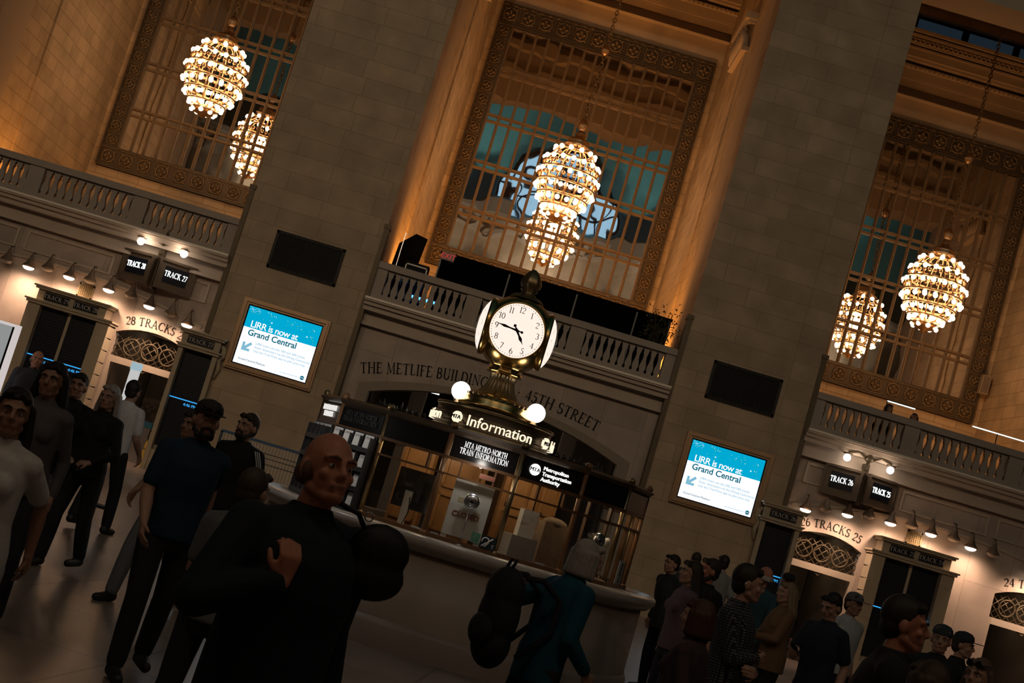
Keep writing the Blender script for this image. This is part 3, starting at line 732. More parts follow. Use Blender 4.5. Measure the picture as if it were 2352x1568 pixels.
    for sx in (-1, 1):
        ey = MB(); hball(ey, (sx*.031, -.0735, .003), (.0125, .0115, .0085), 12, 8); n0 = len(ey.f); hball(ey, (sx*.031, -.0808, .003), (.0052, .0052, .0056), 8, 6); S_(ey)
        eo = ey.build('eye', MATS['eye_white'], body); eo.data.materials.append(MATS['iris'])
        for i_, p in enumerate(eo.data.polygons): p.material_index = 1 if i_ >= n0 else 0
        eb = MB(); t = MB().tube([(sx*.013, -.0955, .0245), (sx*.03, -.092, .031), (sx*.049, -.080, .027)], [.004, .0055, .003], 6); eb.add([Hh(v) for v in t.v], t.f); S_(eb); eb.build('eyebrow', hm, body)
    if beard:
        bd = MB(); 
        for a in ((-.055, .0, -.06), (-.045, -.045, -.09), (0, -.075, -.105), (.045, -.045, -.09), (.055, .0, -.06)): hball(bd, a, (.022, .022, .028), 8, 6)
        hcap(bd, (-.03, -.086, -.050), .009, (0, -.094, -.043), .010); hcap(bd, (.03, -.086, -.050), .009, (0, -.094, -.043), .010); hcap(bd, (-.032, -.082, -.052), .012, (-.024, -.082, -.085), .016); hcap(bd, (.032, -.082, -.052), .012, (.024, -.082, -.085), .016); hcap(bd, (-.018, -.088, -.086), .012, (.018, -.088, -.086), .012)
        for q in ((-.055, .0, -.06), (-.045, -.045, -.09)), ((-.045, -.045, -.09), (0, -.075, -.105)), ((0, -.075, -.105), (.045, -.045, -.09)), ((.045, -.045, -.09), (.055, .0, -.06)): hcap(bd, q[0], .02, q[1], .02)
        S_(bd); remesh(bd, 'beard', hm, .006*s, body, 1)
    # hair
    kind = hair[0]
    if kind != 'none':
        hb = MB()
        if kind == 'fringe':                      # bald on top
            for a in range(-100, 101, 20): hball(hb, (.074*sin(radians(a)), .012+.09*cos(radians(a)), -.02), (.02, .02, .035), 8, 6)
        else:
            hball(hb, (0, .028, .036), (.082, .096, .098), 20, 14); hball(hb, (0, .05, -.02), (.072, .065, .07), 14, 10)
            for i in range(7): hball(hb, (-.05+i*.0167, -.052, .085+.012*sin(i*1.9)), (.02, .026, .02), 8, 6)
        if kind in ('long', 'verylong'):
            zl = -.30 if kind == 'long' else -.48
            for a in (-100, -75, -50, -25, 0, 25, 50, 75, 100):
                x0 = .078*sin(radians(a)); y0 = .03+.075*cos(radians(a)); w = .028
                rr = random.Random(int(a+h*1000))
                pts = [(x0, y0, .03), (x0*1.25, y0*1.05+.01, -.1), (x0*1.5+rr.uniform(-.01, .01), y0*1.05+.03, zl*.65), (x0*1.5+rr.uniform(-.02, .02), y0+.03, zl+rr.uniform(-.03, .03))]
                for p, q, r0, r1 in zip(pts, pts[1:], (w, w+.004, w), (w+.004, w, .014)): hcap(hb, p, r0, q, r1)
        if kind == 'bob':
            for a in range(-110, 111, 20): hcap(hb, (.08*sin(radians(a)), .02+.08*cos(radians(a)), .03), .03, (.09*sin(radians(a)), .02+.09*cos(radians(a)), -.10), .026)
        S_(hb); remesh(hb, 'hair', hm, .007*s, body, 1)
    if cap:
        c = MB(); t = MB().lathe([(.088, .045), (.089, .07), (.082, .10), (.06, .125), (.02, .138), (0, .14), (0, .045)], 24); c.add([Hh(Vector((v[0], v[1]*1.15+.01, v[2]))) for v in t.v], t.f)
        if cap[0] == 'peak':
            q = MB().box(-.065, .065, -.175, -.06, .048, .056); c.add([Hh(v) for v in q.v], q.f)
        S_(c); c.build('cap', mat('cap_%02d%02d%02d' % tuple(int(k*99) for k in cap[1]), cap[1], .8), body)
    if glasses:
        g = MB()
        for sx in (-1, 1):
            t = MB().torus((0, 0, 0), .023, .003, 16, 5, Matrix.Translation((sx*.032, -.098, .003+glasses)) @ Matrix.Rotation(pi/2, 4, 'X')); t.lathe([(0, 0), (.022, 0)], 12, M=Matrix.Translation((sx*.032, -.098, .003+glasses)) @ Matrix.Rotation(pi/2, 4, 'X')); t.tube([(sx*.055, -.095, .006+glasses), (sx*.08, .0, .01+glasses)], .003, 5)
            g.add([Hh(v) for v in t.v], t.f)
        S_(g); g.build('sunglasses', mat('dark_lens', (.01, .01, .012), .1), body)
    code = '%02d%02d%02d' % tuple(int(k*99) for k in top[1])
    tm = fabric or mat('cloth_'+code, top[1], .88, noise=(25, .15), bump=(45, .1))
    remesh(TOP, 'jacket' if top[0] == 'jacket' else 'shirt', tm, .010, body)
    remesh(LEG, 'trousers', mat('trouser_%02d%02d%02d' % tuple(int(k*99) for k in legs), legs, .85, noise=(30, .15), bump=(45, .1)), .012, body)
    for SH in SHOES: remesh(SH, 'shoe', mat('shoe_%02d%02d%02d' % tuple(int(k*99) for k in shoes), shoes, .5), .010, body)
    R = Matrix.Rotation(radians(face), 3, 'Z')
    body_hands = [((R @ (p*s))+Vector((x, y, z0)), R @ d, R @ n) for p, d, n in HANDS]
    return body, body_hands

def phone(hand, label, glow=None):
    p, d, n = hand
    t = thing('mobile_phone', label, 'phone', tuple(p), 'phones held in hands')
    up = d.normalized(); nn = (n-up*n.dot(up)).normalized(); sd = up.cross(nn)
    M = Matrix((sd, up, nn)).transposed().to_4x4()
    t.rotation_euler = M.to_euler()
    MB().box(-.036, .036, -.02, .125, .004, .012).build('case', M_BLACK, t)
    MB().box(-.033, .033, -.016, .121, .012, .0125).build('screen', emis('phone_glow', (.25, .55, .9), .25) if glow else mat('phone_glass', (.02, .02, .025), .1), t)
def rucksack(x, y, z, face, label, col):
    t = thing('backpack', label, 'backpack', (x, y, z), None, radians(face))
    b = MB()
    for q in (((0, .0, -.16), .13), ((0, 0, .14), .12)): b.ball(q[0], (.16, .10, .15), 16, 10)
    b.ball((0, 0, 0), (.17, .105, .22), 16, 12)
    m = mat('pack_%02d%02d%02d' % tuple(int(k*99) for k in col), col, .8, noise=(20, .2))
    remesh(b, 'bag', m, .012, t); p = MB(); p.ball((0, .09, -.1), (.12, .05, .10), 14, 10); p.build('pocket', m, t)
    MB().tube([(-.03, .02, .27), (-.03, .0, .33), (.03, .0, .33), (.03, .02, .27)], .01, 6).build('handle', m, t)
    for sx in (-1, 1): MB().tube([(sx*.09, -.06, .25), (sx*.1, -.17, .26), (sx*.12, -.30, .17), (sx*.12, -.30, -.02), (sx*.11, -.12, -.2)], .018, 6).build('strap', m, t)
    return t

# ---- left side of the crowd
b, hd = person('grey long haired woman in dark clothes walking towards the camera with a phone', -3.36, 12.8, 1.68, -12, hair=('verylong', (.34, .32, .30)), top=('long', (.012, .012, .013)), legs=(.02, .022, .028), arms=('belt', 'belt'), stride=.16, female=True, voxel=.0065)
phone(hd[0], 'dark phone in the hands of the grey haired woman')
b, hd = person('man seen from behind in a white T-shirt with dark printed figures', -4.15, 16.7, 1.80, 165, hair=('short', (.02, .015, .012)), top=('short', (.62, .62, .62)), legs=(.015, .016, .02), arms=('swingf', 'swingb'), stride=.2)
pr = MB()
for ox, oz, sc_ in ((.07, 1.28, .05), (-.06, 1.20, .075)):
    pr.slab([(ox-sc_*.4, oz-sc_), (ox+sc_*.25, oz-sc_), (ox+sc_*.35, oz+sc_*.2), (ox+sc_*.6, oz+sc_*.5), (ox+sc_*.1, oz+sc_), (ox-sc_*.5, oz+sc_*.5), (ox-sc_*.1, oz+sc_*.3)], .151, .154)
pr.build('printed_figures', mat('shirt_print', (.03, .03, .035), .8), b)
person('dark haired man in a black top beside the wide departure board', -3.72, 13.0, 1.70, 5, skin='mid', hair=('short', (.012, .01, .009)), top=('long', (.01, .01, .012)), arms=('down', 'down'))
person('smiling dark haired woman in a dark top behind the long haired woman', -2.80, 9.2, 1.72, 0, skin='mid', hair=('long', (.015, .01, .008)), top=('long', (.10, .09, .095)), arms=('down', 'down'), female=True)
b, hd = person('near woman with very long dark hair and a white shirt at left edge', -2.0, 6.2, 1.56, 0, skin='mid', hair=('verylong', (.012, .008, .006)), top=('short', (.55, .54, .53)), legs=(.44, .43, .42), arms=('down', 'swingb'), stride=.12, female=True, voxel=.0065, look=18)
person('bald man with a pale shirt far off before the wide departure board', -6.45, 20.2, 1.84, 20, skin='ruddy', hair=('fringe', (.2, .18, .16)), top=('jacket', (.03, .03, .035)))
b, hd = person('bearded man in a dark navy T-shirt and dark cap left of the booth', -1.74, 9.0, 1.76, 25, hair=('short', (.02, .015, .01)), top=('short', (.008, .028, .055)), legs=(.012, .013, .018), arms=('swingf', 'swingb'), stride=.15, cap=('peak', (.03, .025, .025)), glasses=.055, beard=True)
person('man in a pale blue tee and grey jeans striding behind the navy T-shirt man', -2.42, 12.0, 1.66, -25, skin='mid', hair=('short', (.03, .02, .012)), top=('short', (.30, .38, .46)), legs=(.14, .155, .18), arms=('swingf', 'swingb'), stride=.26)
b, hd = person('bearded man in a black tracksuit top with white sleeve stripes before the railing', -2.12, 12.9, 1.79, -18, hair=('short', (.035, .025, .02)), top=('long', (.010, .010, .011)), arms=('down', 'down'), beard=True, look=-12, voxel=.0065)
st = MB()
for k in (-1, 0, 1): st.tube([(q[0]*1.02+k*.013, q[1]+k*.015, q[2]*1.02) for q in ((.185, -.05, 1.455), (.228, -.05, 1.37), (.258, -.022, 1.25), (.272, .008, 1.15), (.285, -.01, 1.02))], .006, 6)
st.build('sleeve_stripe', mat('white_stripe', (.6, .6, .6), .7), b)
b, hd = person('large near man with a ruddy face and a dark navy jacket, left of centre', -.47, 4.55, 1.75, 35, skin='ruddy', hair=('fringe', (.12, .06, .04)), top=('jacket', (.006, .012, .02)), legs=(.008, .008, .01), arms=('strap', 'down'), stride=.1, wide=1.10, voxel=.0065, nod=-10)
t = thing('shoulder_bag', 'black shoulder bag with a metal clip hanging by the near ruddy faced man', 'bag', (-.235, 4.60, 1.43), None, radians(20))
q = MB(); q.ball((0, 0, 0), (.105, .06, .09), 16, 10); q.ball((0, 0, -.08), (.11, .06, .08), 16, 10); remesh(q, 'bag', mat('bag_black', (.008, .008, .01), .6), .01, t)
MB().tube([(-.07, 0, .06), (-.11, -.03, .1), (-.2, -.02, .12)], .009, 6).build('strap', mat('bag_black', (.008, .008, .01), .6), t)
MB().torus((0, 0, 0), .014, .003, 12, 5, Matrix.Translation((-.08, -.05, .10)) @ Matrix.Rotation(pi/2, 4, 'X')).build('clip', M_STEEL, t)
person('man in a light grey tee between the near man and the navy T-shirt man', -1.02, 6.9, 1.50, 160, hair=('short', (.05, .035, .025)), top=('short', (.13, .145, .16)), legs=(.012, .014, .02), arms=('down', 'swingf'), stride=.15)
# ---- by the booth
person('short grey haired person in a deep teal jacket passing the booth counter', .66, 8.5, 1.62, 118, hair=('bob', (.30, .28, .26)), top=('jacket', (.003, .055, .09)), legs=(.012, .012, .016), arms=('swingf', 'swingb'), stride=.2, lean=10)
rucksack(.34, 8.32, 1.06, 118, 'dark backpack with a grey stripe on the teal jacket person', (.012, .012, .018))
# ---- right side of the crowd
b, hd = person('man in a small checked shirt with folded arms and white earphones, in profile', 1.93, 9.6, 1.75, 62, hair=('short', (.015, .011, .009)), top=('long', (.1, .1, .1)), legs=(.012, .012, .016), arms=('cross', 'cross'), beard=False, fabric=check_fabric('check_cotton', (.012, .014, .018), (.16, .18, .2), 55), voxel=.0065, look=25)
e = MB(); e.ball((-.083, -.02, 1.63), (.009, .009, .009), 8, 6); e.tube([(-.084, -.022, 1.63), (-.082, -.03, 1.60)], .0045, 6); e.build('earphone', mat('earphone_white', (.8, .8, .8), .3), b)
person('man in a black tee looking left, behind the checked shirt man', 2.38, 13.7, 1.73, -60, skin='ruddy', hair=('short', (.03, .018, .012)), top=('short', (.008, .008, .01)), look=-15, beard=True)
person('woman with long dark hair and a mauve top facing left beside the booth', 2.12, 13.1, 1.66, -75, hair=('long', (.03, .016, .012)), top=('long', (.12, .08, .095)), female=True)
person('far dark haired person with back turned, left of the pair by the right pier', 3.78, 23.3, 1.78, 180, hair=('short', (.02, .016, .014)), top=('long', (.05, .05, .055)))
person('far dark haired person in a pale top, right of the pair by the right pier', 4.10, 22.6, 1.86, 190, hair=('short', (.02, .016, .014)), top=('long', (.22, .22, .22)))
person('grey haired man in a slate blue shirt behind the checked shirt man', 3.68, 17.4, 1.84, 150, skin='ruddy', hair=('fringe', (.42, .40, .38)), top=('long', (.02, .065, .085)), look=60)
b, hd = person('blonde woman in a tan jacket facing left with hands raised in front', 3.50, 15.2, 1.72, -80, hair=('long', (.24, .16, .09)), top=('jacket', (.17, .10, .055)), legs=(.008, .008, .01), arms=('phone', 'phone'), female=True)
phone(hd[1], 'phone in the hands of the tan jacket woman', True)
person('far person in a black peaked cap by the right doorway', 4.86, 21.3, 1.86, -10, skin='mid', hair=('short', (.015, .012, .01)), top=('long', (.012, .012, .014)), cap=('peak', (.012, .012, .014)))
b, hd = person('dark haired man looking down at a phone before the double board on the right', 3.36, 12.8, 1.74, -50, hair=('short', (.012, .01, .009)), top=('short', (.012, .02, .035)), arms=('phone', 'down'), nod=22)
phone(hd[0], 'phone held by the man looking down on the right', True)
person('person in a white tee and grey cap behind the man looking down', 4.42, 16.0, 1.82, 30, skin='mid', hair=('short', (.04, .03, .02)), top=('short', (.40, .42, .44)), cap=('peak', (.12, .12, .13)))
b, hd = person('big near man in dark clothes in right profile at the lower right', 2.10, 6.7, 1.80, 78, skin='ruddy', hair=('short', (.018, .012, .01)), top=('jacket', (.012, .012, .016)), arms=('phone', 'phone'), wide=1.08, voxel=.0065)
person('near brown haired person with back turned in front of the big man', 2.08, 6.1, 1.56, 200, skin='mid', hair=('bob', (.05, .028, .018)), top=('long', (.022, .02, .02)))
person('man with a flat grey cap at the lower right', 4.24, 12.4, 1.74, -20, hair=('short', (.1, .09, .08)), top=('jacket', (.012, .016, .022)), cap=('flat', (.03, .045, .06)))
person('person in a dark peaked cap right of the flat cap man', 5.0, 14.0, 1.74, 60, hair=('short', (.04, .03, .02)), top=('jacket', (.014, .014, .018)), cap=('peak', (.02, .03, .045)))
person('woman with sunglasses on her head at the bottom right corner', 3.32, 8.9, 1.60, -25, hair=('long', (.10, .06, .04)), top=('long', (.02, .02, .024)), female=True, glasses=.075, look=-20)
person('near auburn haired woman at the right end of the booth counter', 1.40, 8.0, 1.48, -120, hair=('bob', (.06, .022, .014)), top=('long', (.05, .03, .03)), female=True)
person('person in a dark jacket leaning at the right side of the booth', 2.62, 17.3, 1.66, -60, hair=('short', (.02, .015, .012)), top=('jacket', (.025, .03, .03)), lean=8)
# ---- on the right balcony
person('dark curly haired person behind the right balustrade, left one of two', 9.28, 35.0, 1.74, 20, ZFLOOR, skin='mid', hair=('bob', (.012, .012, .014)), top=('long', (.02, .02, .025)))
person('person with straight dark hair behind the right balustrade, right of two', 9.95, 35.0, 1.70, -15, ZFLOOR, skin='mid', hair=('long', (.012, .012, .014)), top=('long', (.02, .02, .025)))

# ================================================================== FLOOR FURNITURE
t = thing('railing', 'slatted metal railing with a blue top bar against the left pier', 'railing', (-4.7, 31.5, 0))
MB().box(-1.0, 1.0, -.03, .03, 1.38, 1.44).build('top_bar', mat('blue_bar', (.04, .10, .2), .4), t)
for x in (-.98, .98): MB().box(x-.03, x+.03, -.03, .03, 0, 1.4).lathe([(0, 0), (.12, 0), (.12, .03), (0, .04)], 12, (x, 0, 0)).build('post', mat('rail_dark', (.05, .055, .065), .4, .4), t)
s = MB()
for i in range(26): s.box(-.95+i*.074, -.92+i*.074, -.015, .015, .35, 1.38)
s.box(-.98, .98, -.02, .02, .33, .36); s.build('slats', mat('pale_slat', (.5, .47, .42), .5), t)
s = MB()
for z in (1.18, 1.08, .95): s.box(-.98, .98, -.022, .022, z, z+.018)
s.build('cross_bars', mat('rail_dark', (.05, .055, .065), .4, .4), t)
t = thing('light_trail_panel', 'tall pale glowing stand-in for a light trail at the left edge of the picture', 'light panel', (-7.2, 20.0, 0), None, radians(-8))  # added glowing panel, stands in for the motion trail of a light
MB().box(-.5, .40, 0, .05, .96, 2.06).build('face', emis('panel_glow', (.9, .93, .92), .30), t); MB().box(.40, .47, -.01, .06, .94, 2.1).build('side_strip', emis('panel_edge', (1, .9, .88), .6), t); MB().box(-.5, .47, -.012, .06, 2.06, 2.1).build('top_strip', emis('panel_edge', (1, .9, .88), .6), t)
MB().box(.37, .40, -.012, .05, .96, 2.06).build('gap', M_BLACK, t); MB().box(-.06, .06, -.0, .05, 0, .96).box(-.3, .3, -.15, .2, 0, .03).build('stand', M_BLACK, t)
t = thing('light_trail_panel', 'narrow pale glowing stand-in for a light trail behind the grey haired woman', 'light panel', (-5.08, 20.2, 0), None, radians(10))  # second added panel, glows in place of a light's downward streak
MB().box(-.07, .07, 0, .06, 1.14, 1.97).build('face', emis('panel_glow_b', (.95, .95, .93), .55), t); MB().box(-.08, .08, -.005, .065, 1.97, 2.08).build('top_sign', emis('panel_top', (.55, .75, .85), .6), t); MB().box(-.03, .03, 0, .05, 0, 1.14).box(-.2, .2, -.15, .2, 0, .03).build('stand', M_BLACK, t)
t = thing('recycling_bin', 'grey bin with a blue lid in the doorway behind the white T-shirt man', 'bin', (-8.25, 35.4, 0)); MB().box(-.2, .2, -.2, .2, 0, .9).build('body', mat('bin_grey', (.2, .17, .16), .5), t); MB().box(-.22, .22, -.22, .22, .9, 1.05).build('lid', mat('bin_blue', (.02, .14, .25), .5), t)
t = thing('wet_floor_sign', 'yellow folding floor sign in the left doorway', 'floor sign', (-7.85, 34.9, 0)); MB().slab([(-.15, 0), (.15, 0), (.11, .62), (-.11, .62)], -.12, -.1).slab([(-.15, 0), (.15, 0), (.11, .62), (-.11, .62)], .1, .12).box(-.11, .11, -.12, .12, .6, .64).build('boards', mat('sign_yellow', (.45, .30, .03), .5), t); vs, fs = sans('CAUTION', .055, .006); MB().add([(a, b-.122, c+.4) for a, b, c in vs], fs).build('lettering', M_BLACK, t)
# flush ceiling lights in the middle passage
for i, (x, z, nm) in enumerate(((-2.55, 3.72, 'leftmost'), (-1.72, 3.8, 'second from the left'), (1.72, 4.0, 'second from the right'), (2.72, 3.86, 'rightmost'))):
    t = thing('passage_light', f'short white light strip in the dark passage under the middle arch, {nm}', 'light strip', (x, 36.2, z), 'passage light strips'); MB().box(-.17, .17, -.1, .1, -.015, .015).build('diffuser', emis('strip_glow', (1, .97, .92), 1.6), t); MB().box(-.19, .19, -.12, .12, .015, .05).tube([(0, 0, .05), (0, 0, 4.26-z)], .012, 6).build('housing', M_BLACK, t)
# ================================================================== THINGS ON THE WALL
SIDE = {'left': -PITCH, 'right': PITCH}
def inscription(txt, cx, R, zbase, size, s0, total, label, y=YW):
    """letters following an arc of radius R whose crown at x=cx stands at zbase; s0 = start offset along x."""
    def place(s):
        a = (s0+s)/R; return cx+R*sin(a), zbase-R+R*cos(a), -a
    t = thing('wall_lettering', label, 'lettering', (cx, y, zbase), 'carved lettering over the arches')
    for w in range(txt.count(' ')+1):
        mb = MB(); serif(mb, txt, size, place, .165, .07, total=total, word=w)
        mb.v = [(x-cx, yy-.002, z-zbase) for x, yy, z in mb.v]
        mb.build('word', M_LETTER, t)
    return t
inscription('THE METLIFE BUILDING', 0, 11.4, 4.17, .26, -3.5, 3.1, 'long dark lettering over the middle arch, left of the clock')
inscription('* 45TH STREET', 0, 11.4, 4.17, .26, .30, 2.15, 'dark street name lettering over the middle arch, right of the clock')
for bx, t1, t2, nm, ex in ((-PITCH, 'K 29', '28 TRACKS 27', 'left', 2), (PITCH, '26 TRACKS 25', '24 TRACK 23', 'right', 1)):
    for sg, t in ((-1, t1), (1, t2)):
        s0 = -.72 if len(t) > 5 else .1
        inscription(t, bx+sg*2.55, 2.6, 3.25, .19, s0, 1.5 if len(t) > 5 else .6, f'dark carved track numbers over the {"outer" if (sg > 0) == (bx > 0) else "inner"} doorway of the {nm} bay')

# lamps along the arc above the doorways, every second one switched off
M_SHADE = mat('lamp_shade', (.17, .12, .085), .6, .1)
M_LIT = emis('lit_lamp', (1.0, .80, .62), 2.6)
def bell(root_name, label, loc, lit, grp):
    t = thing(root_name, label, 'lamp', loc, grp)
    MB().lathe([(.02, .30), (.035, .27), (.05, .2), (.09, .1), (.15, .03), (.16, 0), (.14, 0), (.06, .16)], 16).build('lamp_shade', M_SHADE, t)
    MB().tube([(0, .0, .28), (0, .04, .36), (0, .2, .38)], .014, 6).build('arm', M_BRONZE, t)
    MB().ball((0, 0, -.01), (.138, .138, .07), 14, 8).build('bulb', M_LIT if lit else mat('unlit_glass', (.3, .25, .2), .3), t)
    return t
LITX = [-3.4, -2.35, -1.3, -.3, .7, 1.3+.95, 3.3]
ORD = ['first', 'second', 'third', 'fourth', 'fifth', 'sixth', 'seventh', 'eighth', 'ninth']
LAMPS = {}
for bx, nm in ((-PITCH, 'left'), (PITCH, 'right')):
    sg = -1 if bx < 0 else 1
    xs = [(-3.3, 1), (-2.85, 0), (-2.3, 1), (-1.8, 0), (-1.25, 1), (-.75, 0), (-.25, 1), (.3, 0), (.75, 1), (1.3, 0), (2.35, 1), (2.95, 0), (3.35, 1)]
    nl = nu = 0
    for dx, lit in xs:
        x = bx+dx if bx > 0 else bx-dx
        X = dx
        z = 3.84-.035*(dx+.4)**2+(.06 if not lit else 0)
        if lit: nl += 1; LAMPS.setdefault((nm, 'lit'), {})[x] = z
        else: nu += 1; LAMPS.setdefault((nm, 'off'), {})[x] = z
for (nm, st), d in LAMPS.items():
    for k, x in enumerate(sorted(d)):
        if st == 'lit':
            bell('wall_lamp', f'lit bell lamp on the {nm} bay wall, {ORD[k]} lit one from its left end', (x, YW-.24, d[x]), True, 'bell lamps over the track doorways')
        else:
            bell('wall_lamp', f'unlit dark bell lamp on the {nm} bay wall, {ORD[k]} unlit one from its left end', (x, YW-.24, d[x]), False, 'bell lamps over the track doorways')

# bronze vent plates above the departure boards
for bx, x, z, nm in ((-PITCH, -10.36, 3.64, 'left'), (PITCH, 10.48, 3.64, 'right')):
    t = thing('vent_plate', f'small square bronze vent plate above the {nm} departure board', 'vent', (x, YW, z), 'bronze vent plates')
    f = MB()
    for a in ((-.19, .19, .13, .17), (-.19, .19, -.17, -.13), (-.19, -.15, -.17, .17), (.15, .19, -.17, .17)): f.box(a[0], a[1], -.04, 0, a[2], a[3])
    f.build('frame', M_OLDBRASS, t)
    g = MB()
    for i in range(6): g.box(-.15, .15, -.025, -.005, -.12+i*.045, -.1+i*.045); g.box(-.14+i*.05, -.115+i*.05, -.03, -.005, -.14, .14)
    g.box(-.15, .15, -.004, 0, -.14, .14); g.build('grid', M_OLDBRASS, t)

# departure boards (stone cases with dark panels)
M_CASE = mat('board_case_stone', (.40, .33, .23), .6, noise=(3, .1))
M_PANELD = mat('departure_panel', (.012, .014, .02), .25, noise=(30, .5))
M_BLUE = emis('blue_readout', (.05, .45, 1.0), .9)
M_PALE = mat('pale_letters', (.55, .52, .48), .5)
def board(x, double, names, label, side):
    hw = 1.0 if double else .47
    t = thing('departure_board', label, 'departure board', (x, YW, 0), 'track departure boards')
    c = MB()
    pw = .30 if double else .10
    for s in (-1, 1):
        a, b = sorted((s*hw, s*(hw-pw))); c.box(a, b, -.55, 0, 0, 3.02)
        for z in range(1, 10):
            c.box(a-.006, b+.006, -.556, 0, z*.3, z*.3+.275)
    c.box(-hw, hw, -.5, 0, 0, .5); c.box(-hw, hw, -.3, 0, .5, 3.02)
    c.build('case', M_CASE, t)
    h = MB(); h.box(-hw-.04, hw+.04, -.62, 0, 3.0, 3.06); h.box(-hw-.08, hw+.08, -.66, 0, 3.06, 3.1)
    q = hw*.84 if double else hw
    h.box(-q, q, -.56, 0, 3.1, 3.36); h.box(-q-.06, q+.06, -.66, 0, 3.36, 3.41); h.box(-q-.1, q+.1, -.7, 0, 3.41, 3.45)
    h.build('cornice', M_CASE, t)
    cols = ((-.36, .33), (.36, .33)) if double else ((0, .36),)
    for (cx, w2), nme in zip(cols, names):
        p = MB(); p.box(cx-w2, cx+w2, -.34, -.3, .62, 2.98); pp = p.build('panel', M_PANELD, t)
        l = MB()
        for i in range(16): l.box(cx-w2+.03, cx+w2-.03, -.345, -.34, 2.86-i*.062, 2.865-i*.062)
        l.build('text_rows', mat('dim_rows', (.05, .055, .075), .4), pp)
        l = MB(); l.box(cx-w2, cx+w2, -.35, -.34, 1.80, 1.825); l.build('light_line', M_BLUE, pp)
        vs, fs = sans('4:46 PM', .10, .01); l = MB(); l.add([(a+cx+w2*.45, b-.35, z+1.68) for a, b, z in vs], fs); l.build('clock_readout', M_BLUE, pp)
        n = MB(); nw = w2*.9; n.box(cx-nw, cx+nw, -.585, -.55, 3.14, 3.32); npl = n.build('name_plate', M_PANELD, t)
        g = MB(); wd = serif_width(nme, .1); serif(g, nme, .1, line_at(cx-wd/2, 3.18)); g.v = [(a, b-.586, z) for a, b, z in g.v]; g.build('lettering', M_PALE, npl)
    if double:
        m = MB(); m.box(-.035, .035, -.38, -.3, .5, 3.0); m.build('mullion', M_CASE, t)
    else:
        s = MB(); sg = side
        s.tube([(sg*hw, -.4, 3.3), (sg*(hw+.09), -.4, 3.22), (sg*(hw+.10), -.4, 3.05), (sg*(hw+.03), -.4, 2.95), (sg*(hw+.08), -.4, 2.75), (sg*(hw+.03), -.4, 2.5)], [.05, .07, .07, .06, .06, .03], 8)
        s.build('scroll_bracket', M_CASE, t)
board(-10.42, True, ('TRACK 29', 'TRACK 28'), 'wide stone departure board headed tracks 29 and 28 in the left bay', 0)
board(-7.21, False, ('TRACK 27',), 'narrow dark departure board headed track 27 at the left pier', 1)
board(7.19, False, ('TRACK 26',), 'narrow dark departure board headed track 26 at the right pier', -1)
board(10.48, True, ('TRACK 25', 'TRACK 24'), 'wide stone departure board headed tracks 25 and 24 in the right bay', 0)

# dark ventilation grilles on the piers
for x, nm in ((-5.47, 'left'), (5.52, 'right')):
    t = thing('ventilation_grille', f'wide dark ventilation grille high on the {nm} pier above the bright screen', 'grille', (x, YF, 5.9), 'pier grilles')
    f = MB()
    for a in ((-.86, .86, .40, .47), (-.86, .86, -.47, -.40), (-.86, -.79, -.47, .47), (.79, .86, -.47, .47)): f.box(a[0], a[1], -.05, 0, a[2], a[3])
    for i in range(22): f.ball((-.80+i*.076, -.05, .435), (.022, .015, .022), 6, 4); f.ball((-.80+i*.076, -.05, -.435), (.022, .015, .022), 6, 4)
    f.build('frame', mat('grille_bronze', (.022, .018, .014), .6, .2), t)
    g = MB(); g.box(-.79, .79, -.01, 0, -.4, .4)
    for i in range(34): g.box(-.78+i*.0465, -.77+i*.0465, -.035, -.01, -.4, .4)
    for i in range(18): g.box(-.79, .79, -.028, -.01, -.39+i*.045, -.382+i*.045)
    g.build('mesh', mat('grille_mesh', (.008, .0075, .007), .7), t)

